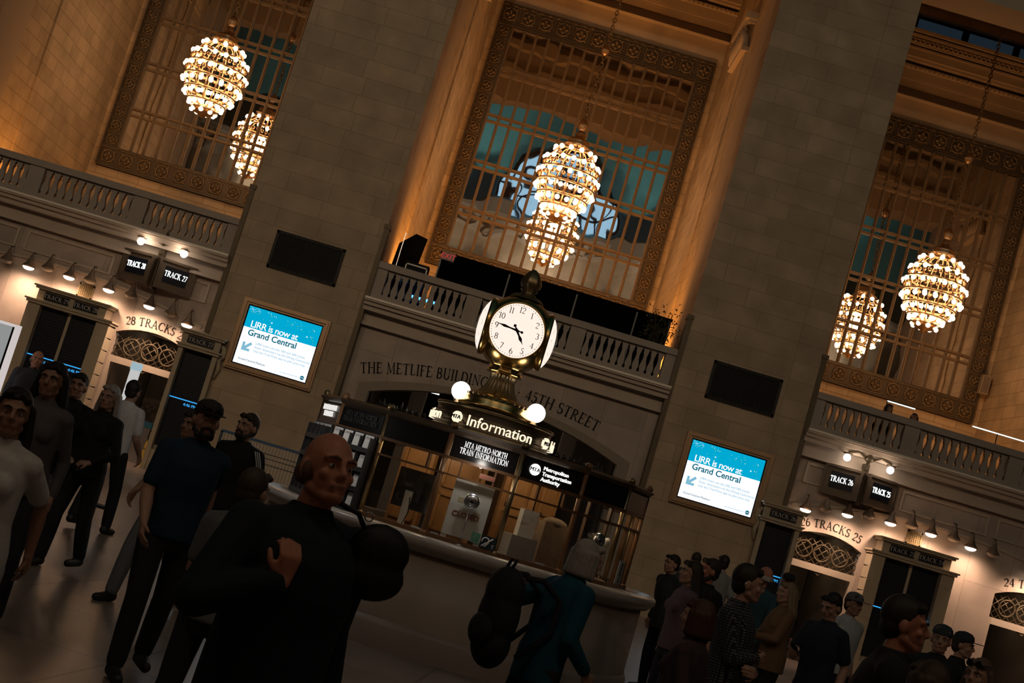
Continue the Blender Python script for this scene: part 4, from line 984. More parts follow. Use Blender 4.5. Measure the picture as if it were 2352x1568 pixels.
# large advertising screens
E_W = emis('screen_white', (.93, .95, 1.0), 1.08)
E_T = emis('screen_teal', (.0, .43, .70), .92)
E_D = emis('screen_ink', (.0, .19, .30), .65)
E_P = emis('screen_pale_ink', (.25, .55, .72), .9)
E_S = emis('screen_star', (.45, .82, .95), 1.0)
def screen(x, z, label):
    t = thing('display_screen', label, 'screen', (x, YF, z), 'bright advertising screens')
    hw, hh = .90, .70; F = MB()
    for k, (w, d) in enumerate(((.05, .10), (.05, .15), (.045, .11))):
        a = .03+sum((.05, .05, .045)[:k]); b = a+w
        F.box(-hw-b, hw+b, -d, 0, hh+a, hh+b); F.box(-hw-b, hw+b, -d, 0, -hh-b, -hh-a)
        F.box(-hw-b, -hw-a, -d, 0, -hh-a, hh+a); F.box(hw+a, hw+b, -d, 0, -hh-a, hh+a)
    F.build('frame', mat('screen_frame', (.34, .22, .13), .35, .6), t)
    b = MB(); b.box(-hw-.04, hw+.04, -.05, 0, -hh-.04, hh+.04); b.build('bezel', M_BLACK, t)
    d = MB(); d.box(-hw, hw, -.06, -.05, -hh, .19); disp = d.build('display', E_W, t)
    d = MB(); d.box(-hw, hw, -.061, -.05, .19, hh); d.build('colour_band', E_T, disp)
    y = -.066
    vs, fs = sans('LIRR is now at', .225, .008, 'LEFT', .003, .9); MB().add([(a-.76, b+y, c+.215) for a, b, c in vs], fs).build('headline', E_W, disp)
    vs, fs = sans('Grand Central', .205, .018, 'LEFT', .003); MB().add([(a-.76, b+y, c+.01) for a, b, c in vs], fs).build('headline', E_D, disp)
    a = MB(); a.slab([(-.80, -.37), (-.80, -.17), (-.74, -.17), (-.74, -.265), (-.615, -.14), (-.57, -.185), (-.695, -.31), (-.60, -.31), (-.60, -.37)], y, y+.004); a.build('arrow_mark', E_P, disp)
    for i, s in enumerate(('LIRR trains use the 200 and 300 tracks.', 'Enter downstairs via the Dining Concourse.', 'Use the TrainTime app to plan your trip.')):
        vs, fs = sans(s, .078, 0, 'LEFT', .002); MB().add([(q[0]-.50, q[1]+y, q[2]-.16-i*.092) for q in vs], fs).build('body_text', E_P, disp)
    vs, fs = sans('Grand Central Madison', .07, .004, 'LEFT', .002); MB().add([(q[0]-.80, q[1]+y, q[2]-.60) for q in vs], fs).build('footer_text', E_D, disp)
    vs, fs = sans('mta.info/grandcentralmadison', .04, 0, 'RIGHT', .002); g = MB().add([(q[0]+.72, q[1]+y, q[2]-.63) for q in vs], fs); g.build('footer_text', E_P, disp)
    g = MB(); g.lathe([(.0, 0), (.05, 0), (.05, .004)], 20, (0, 0, 0), Matrix.Translation((.80, y, -.61)) @ Matrix.Rotation(pi/2, 4, 'X')); g.build('round_mark', E_D, disp)
    vs, fs = sans('MTA', .036, .004); MB().add([(q[0]+.80, q[1]+y-.006, q[2]-.623) for q in vs], fs).build('round_mark', E_W, disp)
    s = MB(); rr = random.Random(5)
    for i in range(34):
        px, pz, r = rr.uniform(-.85, .85), rr.uniform(.24, .66), rr.choice((.006, .008, .012))
        if px < .45 and pz < .45: pz += .22
        s.ball((px, y, pz), (r, .002, r), 6, 4)
    for cx, cz in ((.62, .36), (-.28, .44)): s.ball((cx, y, cz), (.022, .003, .022), 8, 4)
    for k in range(2): s.tube([(-.88+i*.03, y, .60+.05*k+.03*sin(i*1.1+k)) for i in range(10)], .0035, 5)
    s.build('constellation', E_S, disp)
screen(-5.5, 3.72, 'bright blue and white screen in a bronze frame on the left pier')
screen(5.58, 3.68, 'bright blue and white screen in a bronze frame on the right pier')

# paired track signs with globe lamps
M_GLOBE = emis('globe_light', (1.0, .86, .74), 5.0)
M_SIGNLIT = emis('lit_lettering', (.95, 1.0, .97), 2.4)
def track_sign(x, z, names, label, flip=1):
    t = thing('track_sign', label, 'track sign', (x, YW-.35, z), 'hanging track signs')
    MB().box(-.06, .06, -.02, .35, -.55, .45).box(-.04, .04, -.05, .35, .3, .36).lathe([(.0, .95), (.02, .85), (.05, .7), (.11, .62), (.13, .55), (.05, .5), (.03, .4)], 12).build('bracket', M_BRONZE, t)
    for s, nme in zip((-1, 1), names):
        M = Matrix.Translation((s*.08, -.1, 0)) @ Matrix.Rotation(s*radians(24), 4, 'Z')
        c = (0, .86) if s > 0 else (-.86, 0)
        b = MB(); b.box(c[0], c[1], -.04, .10, -.44, .18, M)
        for q in ((c[0]-.03, c[1]+.03, .18, .24), (c[0]-.03, c[1]+.03, -.5, -.44)): b.box(q[0], q[1], -.08, .12, q[2], q[3], M)
        for xx in (c[0]-.03, c[1]-.03): b.box(xx, xx+.06, -.08, .12, -.44, .18, M)
        bd = b.build('sign_box', mat('sign_bronze', (.13, .095, .065), .5, .3), t)
        f = MB(); f.box(c[0]+.14, c[1]-.14, -.05, -.03, -.32, .08, M); fc = f.build('face', M_PANELD, bd)
        g = MB(); wd = .56; serif(g, nme, .13, line_at((c[0]+c[1])/2-wd/2, -.16), .16, .07, .05, total=wd); g.v = [tuple(M @ Vector((a, q-.052, e))) for a, q, e in g.v]; g.build('lettering', M_SIGNLIT, fc)
        a = MB(); p = M @ Vector(((c[0]+c[1])/2, -.16, .42))
        a.tube([(0, -.05, .52), (p.x*.5, p.y-.02, .66), (p.x, p.y, .6)], .022, 8); a.torus((0, 0, 0), .1, .02, 14, 6, Matrix.Translation((p.x, p.y, .56))); a.build('lamp_arm', M_BRONZE, t)
        MB().ball((p.x, p.y, .46), .09, 16, 10).build('globe', M_GLOBE, t)
track_sign(-8.82, 4.68, ('TRACK 28', 'TRACK 27'), 'twin boxed track sign with two glowing globes, at the left pier')
track_sign(8.86, 4.55, ('TRACK 26', 'TRACK 25'), 'twin boxed track sign with two glowing globes, at the right pier')

# ================================================================== CHANDELIERS
def chain(mb, z0, z1, r=.05):
    z = z0; i = 0
    while z < z1:
        M = Matrix.Translation((0, 0, z)) @ Matrix.Rotation(pi/2*(i % 2), 4, 'Z') @ Matrix.Rotation(pi/2, 4, 'X') @ Matrix.Scale(1.55, 4, (0, 1, 0))
        mb.torus((0, 0, 0), r, .015, 8, 5, M); z += r*2.35; i += 1
BULB_ME = None
def chandelier(bx, label):
    global BULB_ME
    t = thing('chandelier', label, 'chandelier', (bx, 41.0, 10.0), 'melon shaped chandeliers')
    Z = lambda z: z-10.0
    RX, ZC0, RZ = .90, 11.18, 1.12
    c = MB(); chain(c, Z(12.95), Z(25.6)); c.build('chain', M_OLDBRASS, t)
    for z, r in ((12.88, .2), (15.27, .17)):
        o = MB(); o.ball((0, 0, Z(z)), (r*.7, r*.7, r), 12, 10)
        for k in range(8): o.torus((0, 0, 0), r*.62, .03, 12, 5, Matrix.Translation((0, 0, Z(z))) @ Matrix.Rotation(k*pi/8, 4, 'Z') @ Matrix.Rotation(pi/2, 4, 'X'))
        o.build('ornament', M_GILT, t)
    MB().lathe([(.0, Z(12.7)), (.10, Z(12.7)), (.15, Z(12.6)), (.13, Z(12.5)), (.30, Z(12.42)), (.34, Z(12.36)), (.30, Z(12.30)), (.42, Z(12.22)), (.3, Z(12.2))], 20, flute=.06).build('cap', M_GILT, t)
    cage = MB()
    for k in range(16):
        a = 2*pi*k/16
        cage.tube([((RX-.05)*cos(e)*cos(a), (RX-.05)*cos(e)*sin(a), Z(ZC0+(RZ-.02)*sin(e))) for e in [radians(d) for d in range(-72, 73, 12)]], .024, 5)
    for e in (-50, -30, -10, 10, 30, 50, 66):
        e = radians(e); cage.torus((0, 0, Z(ZC0+RZ*sin(e))), (RX-.03)*cos(e), .035, 32, 6)
    for e in (0, 20):
        e = radians(e)
        for k in range(32):
            a = 2*pi*k/32; cage.ball(((RX-.03)*cos(e)*cos(a), (RX-.03)*cos(e)*sin(a), Z(ZC0+RZ*sin(e))), .06, 6, 5)
    cage.build('cage', M_GILT, t)
    MB().lathe([(.30, Z(10.22)), (.42, Z(10.16)), (.40, Z(10.06)), (.28, Z(9.98)), (.12, Z(9.93)), (.05, Z(9.86)), (.0, Z(9.84))], 24, flute=.05).build('bottom_bowl', M_GILT, t)
    rings = [(-57, 12), (-38, 16), (-18, 18), (4, 18), (26, 16), (48, 12)]
    pts = []
    for j, (e, n) in enumerate(rings):
        er = radians(e)
        for k in range(n):
            a = 2*pi*(k+.5*(j % 2))/n; pts.append((RX*1.02*cos(er)*cos(a), RX*1.02*cos(er)*sin(a), Z(ZC0+RZ*1.02*sin(er))))
    for k in range(8):
        a = 2*pi*k/8; pts.append((.36*cos(a), .36*sin(a), Z(10.04)))
    for p in pts:
        if BULB_ME is None:
            b = MB().ball((0, 0, 0), .07, 10, 8).build('bulb', M_BULB, t); BULB_ME = b.data
        else:
            b = bpy.data.objects.new('bulb', BULB_ME); COL.objects.link(b); b.parent = t
        b.location = p
chandelier(-PITCH+.25, 'glowing melon shaped chandelier hanging in the left bay')
chandelier(.02, 'glowing melon shaped chandelier hanging in the middle bay above the clock')
chandelier(PITCH+.22, 'glowing melon shaped chandelier hanging in the right bay')

# ================================================================== ON THE BALCONIES
t = thing('partition_screen', 'long black partition screen standing behind the middle balustrade', 'partition', (.5, 36, ZFLOOR))
MB().box(-3.02, 3.1, 0, .06, 0, 2.32).build('panel', M_JET, t)
MB().box(-3.05, 3.13, -.03, .09, 2.32, 2.38).build('top_rail', M_JET, t)
for x in (-3.0, -1.2, .6, 2.2, 3.08): MB().box(x-.02, x+.02, -.05, .0, 0, 2.3).build('post', mat('grey_post', (.09, .09, .09), .4, .5), t)
t = thing('exit_sign', 'small red lettered exit sign at the left end of the black partition', 'exit sign', (-2.33, 35.9, 7.22))
MB().box(-.17, .17, -.04, .02, -.11, .11).build('plate', mat('exit_plate', (.35, .25, .22), .5), t)
vs, fs = sans('EXIT', .19, .006); MB().add([(a, b-.045, c-.066) for a, b, c in vs], fs).build('lettering', emis('exit_red', (.75, .08, .06), .5), t)
t = thing('folding_screen', 'tall dark panel leaning beside the left jamb of the middle balcony', 'folding screen', (-3.3, 35.6, ZFLOOR))
MB().slab([(-.42, 0), (.18, 0), (.36, 2.5), (.05, 2.55), (-.3, 2.2)], 0, .05).build('panel', mat('dark_panel', (.012, .008, .006), .8, spec=.05), t)
MB().box(-.22, -.2, -.04, -.01, 0, 2.5).build('pole', M_STEEL, t)
t = thing('equipment_case', 'framed black equipment case with tiny coloured lights on the middle balcony', 'equipment case', (-2.95, 35.0, ZFLOOR))
MB().box(-.30, .30, 0, .4, 0, 1.75).build('case', M_BLACK, t)
f = MB()
for a in ((-.28, .28, 1.66, 1.69), (-.28, -.25, 1.1, 1.69), (.25, .28, 1.1, 1.69)): f.box(a[0], a[1], -.02, 0, a[2], a[3])
f.build('trim', mat('case_trim', (.3, .27, .24), .4, .6), t)
for i, (c, p) in enumerate((((.1, .4, 1), (.08, 1.5)), ((.1, .8, .3), (-.05, 1.46)), ((.1, .8, .3), (.0, 1.52)), ((.9, .2, .1), (.12, 1.4)))): MB().box(p[0]-.02, p[0]+.02, -.01, 0, p[1]-.012, p[1]+.012).build('indicator_light', emis(f'indicator_{i}', c, 2.0), t)
t = thing('light_tube', 'glowing blue tube light behind the left balusters of the middle balcony', 'tube light', (-2.6, 34.86, 5.85))
MB().tube([(-.36, 0, 0), (.36, 0, 0)], .035, 8).build('tube', emis('blue_tube', (.05, .3, 1.0), 5), t)
MB().box(-.38, .38, .03, .07, -.03, .03).box(-.02, .02, .03, .07, ZFLOOR-5.85, -.03).box(-.2, .2, -.06, .1, ZFLOOR-5.85, ZFLOOR-5.83).build('holder', M_BLACK, t)
t = thing('potted_shrub', 'dark leafy shrub in a tub at the right end of the middle balcony', 'potted plant', (3.3, 35.0, ZFLOOR))
MB().lathe([(0, 0), (.2, 0), (.26, .6), (.24, .6), (0, .55)], 16).build('tub', mat('tub_clay', (.09, .07, .055), .7), t)
rr = random.Random(3); lf = MB(); st = MB()
for i in range(14):
    a = rr.uniform(0, 2*pi); p = Vector((.24*cos(a), .26*sin(a), rr.uniform(1.2, 2.4))); st.tube([(0, 0, .55), (p.x*.4, p.y*.4, p.z*.6), tuple(p)], .012, 5)
    for k in range(26):
        q = p+Vector((rr.uniform(-.2, .2), rr.gauss(0, .12), rr.gauss(-.1, .22))); d = Vector((rr.gauss(0, 1), rr.gauss(0, 1), rr.gauss(0, 1))).normalized(); u = d.orthogonal().normalized()*.022
        lf.add([q, q+d*.045+u, q+d*.09, q+d*.045-u], [(0, 1, 2, 3)])
st.build('stems', mat('shrub_stem', (.05, .035, .02), .8), t); lf.build('leaves', mat('shrub_leaf', (.03, .045, .018), .6), t)
for x0, x1, nm in ((9.28, 10.0, 'left'), (11.5, 13.0, 'right')):
    t = thing('rail_light', f'slim white bar light on a thin stand behind the right balustrade, {nm} one of two', 'bar light', ((x0+x1)/2, 35.3, ZFLOOR), 'bar lights on the right balcony')
    MB().box(x0-(x0+x1)/2, x1-(x0+x1)/2, -.02, .02, 1.84, 1.865).build('light_bar', emis('bar_glow', (.85, 1.0, .95), 1.6), t)
    xs = (x0-(x0+x1)/2) if nm == 'left' else (12.15-(x0+x1)/2)
    MB().tube([(xs, 0, 0), (xs, 0, 1.84)], .014, 6).lathe([(0, 0), (.12, 0), (.12, .02), (0, .03)], 12, (xs, 0, 0)).build('stand', M_BLACK, t)
t = thing('wall_speaker', 'small pale loudspeaker box on the wall right of the right window', 'loudspeaker', (14.62, 44.9, 9.55))
MB().box(-.14, .14, -.22, 0, -.3, .3).build('cabinet', mat('speaker_shell', (.3, .25, .19), .6), t)
MB().box(-.11, .11, -.235, -.22, -.26, .26).build('grille', mat('speaker_cloth', (.18, .15, .12), .9), t)
MB().box(-.05, .05, 0, .3, -.05, .05).build('bracket', M_BRONZE, t)
# ================================================================== INFORMATION BOOTH
BX, BY = 0.0, 16.0
booth = thing('information_booth', 'round marble and walnut information booth under the clock', 'information booth', (BX, BY, 0))
def ring(mb, prof, n=96): return mb.lathe(prof, n)
ring(MB(), [(2.14, .26), (2.14, 1.0), (2.1, 1.0), (2.1, .26)]).build('base_wall', mat('booth_marble', (.34, .29, .25), .4, noise=(1.5, .25)), booth)
ring(MB(), [(2.18, 0), (2.18, .22), (2.15, .28), (1.9, .28), (1.9, 0)]).build('plinth', mat('booth_plinth', (.27, .23, .20), .45, noise=(2, .2)), booth)
ring(MB(), [(2.1, .98), (2.2, 1.0), (2.24, 1.04), (2.27, 1.07), (2.27, 1.12), (2.24, 1.15), (1.7, 1.15), (1.7, 1.08)]).build('counter_top', mat('counter_marble', (.40, .36, .33), .3, noise=(2, .2)), booth)
ring(MB(), [(.2, 1.05), (2.1, 1.05), (2.1, 1.0), (.2, 1.0)]).build('deck', M_WOOD, booth)
R16 = 1.88
def vert(i, r=R16):                      # corner i of the sixteen-sided kiosk; facet 0 faces the camera (-y)
    a = -pi/2+(i-.5)*2*pi/16; return Vector((r*cos(a), r*sin(a), 0))
def facet(i, r=R16):
    """frame of facet i: x along the facet, -y outwards, origin at mid-facet on the deck."""
    a, b = vert(i, r), vert(i+1, r); m = (a+b)/2; an = i*2*pi/16
    return Matrix.Translation(m) @ Matrix.Rotation(an, 4, 'Z')
FW = (vert(0)-vert(1)).length
for i in range(16):
    if 5 < i < 12: continue
    p = vert(i); MB().tube([(p.x, p.y, 1.15), (p.x, p.y, 2.24)], .028, 8).ball((p.x, p.y, 2.27), .04, 8, 6).ball((p.x, p.y, 1.17), .045, 8, 6).build('post', M_OLDBRASS if i % 2 else mat('walnut_post', (.2, .1, .045), .3), booth)
rf = MB(); rf.lathe([(R16*1.0, 2.17), (R16*1.02, 2.2), (R16*1.035, 2.23), (R16*1.0, 2.26), (1.6, 2.27), (.9, 2.30), (0, 2.30), (0, 2.22), (R16*.97, 2.2)], 16, M=Matrix.Rotation(-pi/2-pi/16, 4, 'Z')).build('roof', mat('roof_bronze', (.12, .085, .06), .3, .7, noise=(6, .2)), booth, smooth=False)
cr = MB()                                  # cresting of small leaves along the inner roof edge
for k in range(90):
    a = 2*pi*k/90; x, y = 1.30*cos(a), 1.30*sin(a); h = .07+.05*(k % 5 == 0)
    if abs((a-1.5*pi+pi) % (2*pi)-pi) < .55: continue
    cr.tube([(x, y, 2.27), (x, y, 2.27+h)], [.03, .008], 5); cr.ball((x*1.01, y*1.01, 2.30), .026, 6, 4)
cr.build('cresting', mat('cresting_iron', (.035, .028, .022), .5, .4), booth)
lb = MB()
for i in range(-5, 6):
    lb.box(-FW/2+.03, FW/2-.03, -.02, .02, 1.97, 2.17, facet(i))
lb.build('sign_band', mat('sign_band_black', (.01, .009, .009), .25), booth)
rl = MB()
for i in range(-5, 6):
    for z0, z1 in ((1.94, 1.97), (1.78, 1.80), (1.15, 1.19)): rl.box(-FW/2, FW/2, -.03, .03, z0, z1, facet(i))
    for x in (-.19, .16) if i % 2 == 0 else (-.1, .2): rl.box(x-.01, x+.01, -.02, .02, 1.15 if i in (2, 3) else 1.78, 1.95, facet(i))
rl.build('window_rails', M_WOOD, booth)
for i in range(-4, 5):
    if i in (-2, -3): continue
    MB().box(-FW/2+.02, FW/2-.02, -.004, .004, 1.19, 1.94, facet(i)).build('glass_pane', M_GLASS, booth)
core = MB(); core.lathe([(.62, 1.05), (.62, 2.22)], 16); core.build('core', M_WOOD, booth)
dp = MB()                                  # panelled walnut doors and lit cupboards inside
for i, (a, w) in enumerate(((-100, .5), (-60, .42), (-135, .5), (-30, .42))):
    M = Matrix.Rotation(radians(a+90), 4, 'Z') @ Matrix.Translation((0, -.95, 0)); h = w/2
    dp.box(-h, h, 0, .05, 1.1, 2.15, M)
    for z0, z1 in ((1.2, 1.6), (1.66, 2.08)):
        for q in ((-h+.06, h-.06, z1-.03, z1), (-h+.06, h-.06, z0, z0+.03)): dp.box(q[0], q[1], -.02, 0, q[2], q[3], M)
        for x in (-h+.06, h-.09): dp.box(x, x+.03, -.02, 0, z0, z1, M)
dp.build('inner_door', mat('inner_walnut', (.26, .13, .05), .35, noise=(5, .3)), booth)
def facet_text(i, lines, size, z, m, font='serif', x0=None, gap=1.25, bold=.01, total=None, align='CENTER', y=-.026):
    mb = MB(); M = facet(i)
    for k, s in enumerate(lines):
        zz = z-k*size*gap
        if font == 'serif':
            wd = total[k] if total else serif_width(s, size); g = MB(); serif(g, s, size, line_at(-wd/2, zz), .17, .08, .06, total=wd); vs, fs = g.v, g.f
        else:
            vs, fs = sans(s, size, bold, align); vs = [(a+(x0 or 0), b, c+zz) for a, b, c in vs]
        mb.add([(a, b+y, c) for a, b, c in vs], fs, False, M)
    return mb.build('sign_lettering', m, booth)
E_SIGN = emis('booth_lettering', (1, .97, .92), 1.5)
facet_text(0, ('MTA METRO-NORTH', 'TRAIN INFORMATION'), .055, 2.095, E_SIGN, total=(.44, .5))
facet_text(-3, ('MTA METRO-NORTH', 'TIMETABLES'), .055, 2.095, emis('side_lettering', (1, .97, .92), .8), total=(.5, .34))
facet_text(1, ('Metropolitan', 'Transportation', 'Authority'), .055, 2.10, E_SIGN, 'sans', -.12, 1.0, .012, align='LEFT')
M = facet(1)
MB().lathe([(0, 0), (.058, 0), (.058, .01), (0, .01)], 24, M=M @ Matrix.Translation((-.21, -.026, 2.08)) @ Matrix.Rotation(pi/2, 4, 'X')).build('round_mark', E_SIGN, booth)
vs, fs = sans('MTA', .055, .02); MB().add([(a-.215, b-.042, c+2.062) for a, b, c in vs], fs, False, M).build('round_mark', M_BLACK, booth)
facet_text(-2, ('MTA METRO-NORTH', 'TRAIN INFORMATION'), .05, 2.09, mat('faded_letters', (.045, .045, .05), .5), total=(.5, .56))
# drum with the lit word signs
ring(MB(), [(.66, 2.29), (.66, 2.56), (.60, 2.58), (0, 2.6)], 48).build('drum', mat('drum_bronze', (.10, .07, .045), .4, .6), booth)
dr = MB(); dr.torus((0, 0, 2.56), .665, .02, 48, 6); dr.torus((0, 0, 2.31), .67, .02, 48, 6)
dr.build('drum_mouldings', M_OLDBRASS, booth)
E_INFO = emis('warm_lettering', (1.0, .86, .62), 1.1)
for q in range(-1, 2):
    A0 = q*radians(92)
    def bend(vs, off, z):
        out = []
        for a, b, c in vs:
            an = A0+(a+off)/.72; r = .72-b
            out.append((r*sin(an), -r*cos(an), c+z))
        return out
    vs, fs = sans('Information', .165, .005, 'LEFT', .006, 1.0); MB().add(bend(vs, -.30, 2.36), fs).build('word_sign', E_INFO, booth)
    d = MB(); d.lathe([(0, -.03), (.062, -.03), (.062, 0), (0, 0)], 24, M=Matrix.Rotation(A0-.6, 4, 'Z') @ Matrix.Translation((0, -.70, 2.42)) @ Matrix.Rotation(pi/2, 4, 'X') @ Matrix.Scale(-1, 4, (0, 0, 1))); d.build('round_mark', E_INFO, booth)
    vs, fs = sans('MTA', .06, .03, 'CENTER', .004); MB().add(bend([(a, b-.022, c) for a, b, c in vs], -.432, 2.40), fs).build('round_mark', M_BLACK, booth)
bk = MB()
for k in range(24):
    a = 2*pi*k/24; bk.tube([(.66*cos(a), .66*sin(a), 2.4), (.70*cos(a), .70*sin(a), 2.4)], .008, 5)
bk.torus((0, 0, 2.375), .715, .007, 64, 5); bk.torus((0, 0, 2.46), .715, .005, 64, 5); bk.build('sign_rail', M_OLDBRASS, booth)

# ------------------------------------------------------------------ things on and in the booth
def on_facet(i, x, y, z): return Matrix.Translation((BX, BY, 0)) @ facet(i) @ Matrix.Translation((x, y, z))
def place(t, M): t.location = M.translation; t.rotation_euler = M.to_euler()
t = thing('closed_sign', 'white notice board with red CLOSED lettering inside the front window', 'notice'); place(t, on_facet(0, 0, .09, 1.16))
MB().box(-.20, .20, 0, .012, .06, .62).build('board', M_WHITE, t)
vs, fs = sans('CLOSED', .075, .014); MB().add([(a-.01, b-.006, c+.26) for a, b, c in vs], fs).build('lettering', mat('red_ink', (.35, .06, .05), .6), t)
tp = MB(); tp.box(-.13, -.04, -.003, 0, .40, .45); tp.box(.05, .13, -.003, 0, .30, .34); tp.build('tape', mat('masking_tape', (.6, .5, .35), .6), t)
MB().box(-.2, -.14, .012, .12, 0, .07).box(.14, .2, .012, .12, 0, .07).build('foot', M_WHITE, t)
for i, x, z, nm in ((0, .01, 1.60, 'before the white notice in the front window'), (2, .05, 1.58, 'in the right hand window')):
    t = thing('speaking_disc', f'round brushed steel speak-through disc on a rod {nm}', 'intercom disc', group='speak-through discs'); place(t, on_facet(i, x, -.02, 1.15))
    z -= 1.15
    MB().lathe([(0, -.03), (.075, -.03), (.08, -.02), (.08, .02), (0, .02)], 28, M=Matrix.Translation((0, -.02, z)) @ Matrix.Rotation(pi/2, 4, 'X') @ Matrix.Scale(-1, 4, (0, 0, 1))).build('disc', M_STEEL, t)
    d = MB()
    for r in (.065, .045, .03): d.torus((0, 0, 0), r, .003, 24, 4, Matrix.Translation((0, -.052, z)) @ Matrix.Rotation(pi/2, 4, 'X'))
    d.build('rings', M_STEEL, t)
    MB().ball((0, -.05, z), .015, 8, 6).build('screw', M_BLACK, t)
    MB().tube([(0, 0, .0), (0, 0, z-.07)], .006, 6).lathe([(0, 0), (.04, 0), (.04, .012), (0, .015)], 12).build('rod', M_STEEL, t)
t = thing('hearing_loop_sign', 'dark square sign with a white ear symbol at the foot of the front window', 'sign'); place(t, on_facet(0, .28, -.03, 1.19))
MB().box(-.075, .075, -.004, 0, 0, .13).build('plate', mat('navy_plate', (.02, .035, .05), .4), t)
e = MB(); e.tube([(-.03+.035*cos(a), -.006, .075+.035*sin(a)) for a in [radians(d) for d in range(200, -70, -20)]]+[(-.02, -.006, .03), (-.035, -.006, .02)], .007, 6); e.tube([(-.06, -.006, .02), (.04, -.006, .115)], .008, 6)
e.build('ear_symbol', M_WHITE, t)
vs, fs = sans('T', .05, .01); MB().add([(a+.05, b-.005, c+.02) for a, b, c in vs], fs).build('lettering', M_WHITE, t)
t = thing('green_sticker', 'small green notice left of the ear symbol sign', 'sticker'); place(t, on_facet(0, .145, -.03, 1.22))
MB().box(-.045, .045, -.003, 0, 0, .1).build('paper', mat('green_paper', (.10, .26, .18), .6), t); MB().torus((0, 0, 0), .02, .004, 4, 4, Matrix.Translation((0, -.004, .05)) @ Matrix.Rotation(pi/2, 4, 'X')).build('printed_mark', mat('pale_green', (.35, .5, .4), .6), t)
t = thing('door_number', 'small red number plate above the front window', 'number plate'); place(t, on_facet(0, .09, -.03, 1.84))
MB().box(-.08, .08, -.003, 0, 0, .05).build('plate', mat('plate_brown', (.2, .09, .05), .5), t); vs, fs = sans('MCT134', .04, .004); MB().add([(a, b-.005, c+.01) for a, b, c in vs], fs).build('lettering', mat('red_letters', (.5, .1, .07), .5), t)
t = thing('computer_monitor', 'black computer monitor seen from behind in the left window', 'monitor'); place(t, on_facet(-1, -.02, .32, 1.06))
MB().box(-.2, .2, 0, .03, .28, .68).box(-.12, .12, -.04, 0, .36, .6).build('housing', mat('monitor_black', (.035, .032, .033), .35), t)
MB().slab([(-.03, .1), (.03, .1), (.04, .46), (-.04, .46)], -.075, -.045).box(-.1, .1, -.12, .08, .09, .105).build('stand', mat('silver_plastic', (.6, .58, .55), .35), t)
MB().torus((0, 0, 0), .035, .004, 24, 5, Matrix.Translation((-.12, -.005, .38)) @ Matrix.Rotation(pi/2, 4, 'X')).build('round_logo', mat('logo_grey', (.3, .29, .29), .4), t)
vs, fs = sans('D', .05, .01); MB().add([(a-.12, b-.006, c+.362) for a, b, c in vs], fs).build('round_logo', mat('logo_grey', (.3, .29, .29), .4), t)
MB().tube([(.03, -.08, .4), (.07, -.1, .25), (.03, -.09, .12), (.12, -.05, .1)], .006, 6).build('cable', M_BLACK, t)
# timetable racks on the left
racks = []
for fi in (-3, -2):
    t = thing('timetable_rack', f'dark rack of white timetables on the booth counter, {"outer" if fi == -3 else "inner"} one at the left', 'timetable rack', group='timetable racks'); place(t, on_facet(fi, 0, -.06, 1.155))
    r = MB(); r.box(-.34, .34, .02, .06, 0, .80)
    for z in (.0, .20, .40, .60): r.box(-.34, .34, -.05, .02, z, z+.012); r.box(-.34, .34, -.055, -.045, z, z+.05)
    for x in (-.34, -.17, 0, .17, .33): r.box(x-.005, x+.01, -.05, .02, 0, .76)
    r.build('rack', mat('rack_black', (.03, .03, .032), .4), t)
    k = 0
    for zi in range(4):
        for xi in range(4):
            p = thing('timetable', f'white folded timetable in the {"outer" if fi == -3 else "inner"} left rack, {("bottom", "second", "third", "top")[zi]} row, {("first", "second", "third", "last")[xi]} pocket', 'timetable', group='timetables in the racks')
            Mx = on_facet(fi, -.255+xi*.17, -.075, 1.17+zi*.2) @ Matrix.Rotation(-.08, 4, 'X'); place(p, Mx)
            b = MB(); b.box(-.065, .065, 0, .012, 0, .17); b.build('cover', M_WHITE, p)
            b = MB(); b.box(-.05, .05, -.002, 0, .13, .155); b.build('printed_band', mat('grey_print', (.45, .45, .46), .6), p)
# items in the right hand windows
t = thing('white_box', 'white carton standing on the counter behind the right front window', 'box'); place(t, on_facet(1, .02, .3, 1.06)); MB().box(-.09, .09, -.05, .05, .34, .62).build('carton', M_WHITE, t); MB().box(-.15, .15, -.06, .2, 0, .34).build('shelf_stack', mat('grey_files', (.25, .23, .22), .6), t)
t = thing('binder', 'dark ring binder lying behind the right front window', 'binder'); place(t, on_facet(1, -.2, .2, 1.06)); MB().box(-.1, .1, -.12, .12, 0, .07).build('cover', mat('binder_dark', (.05, .05, .06), .5), t); MB().box(-.095, .095, -.122, .11, .012, .058).build('pages', M_WHITE, t)
t = thing('desk_lamp', 'thin silver desk lamp with an angled arm in the right hand window', 'desk lamp'); place(t, on_facet(3, -.12, .15, 1.06))
MB().lathe([(0, 0), (.07, 0), (.07, .02), (0, .025)], 16).build('base', M_STEEL, t); MB().tube([(0, 0, .02), (.05, 0, .3), (-.08, -.02, .55)], .008, 6).build('arm', M_STEEL, t); MB().tube([(-.08, -.02, .55), (-.2, -.03, .5)], [.03, .05], 10).build('shade', mat('lamp_white', (.7, .7, .68), .4), t)
t = thing('notice_card', 'pale card with sideways CLOSED lettering at the right end of the booth', 'notice'); place(t, on_facet(3, .12, -.01, 1.19))
MB().box(-.13, .13, 0, .006, 0, .25).build('card', mat('grey_card', (.42, .45, .47), .5), t); vs, fs = sans('CLOSED', .06, .008); MB().add([(-c-.0, b-.004, a+.12) for a, b, c in vs], fs).build('lettering', mat('dark_ink', (.06, .06, .07), .6), t)
t = thing('office_chair', 'brown padded chair back seen through the right hand window', 'chair'); place(t, on_facet(2, .0, .55, 0))
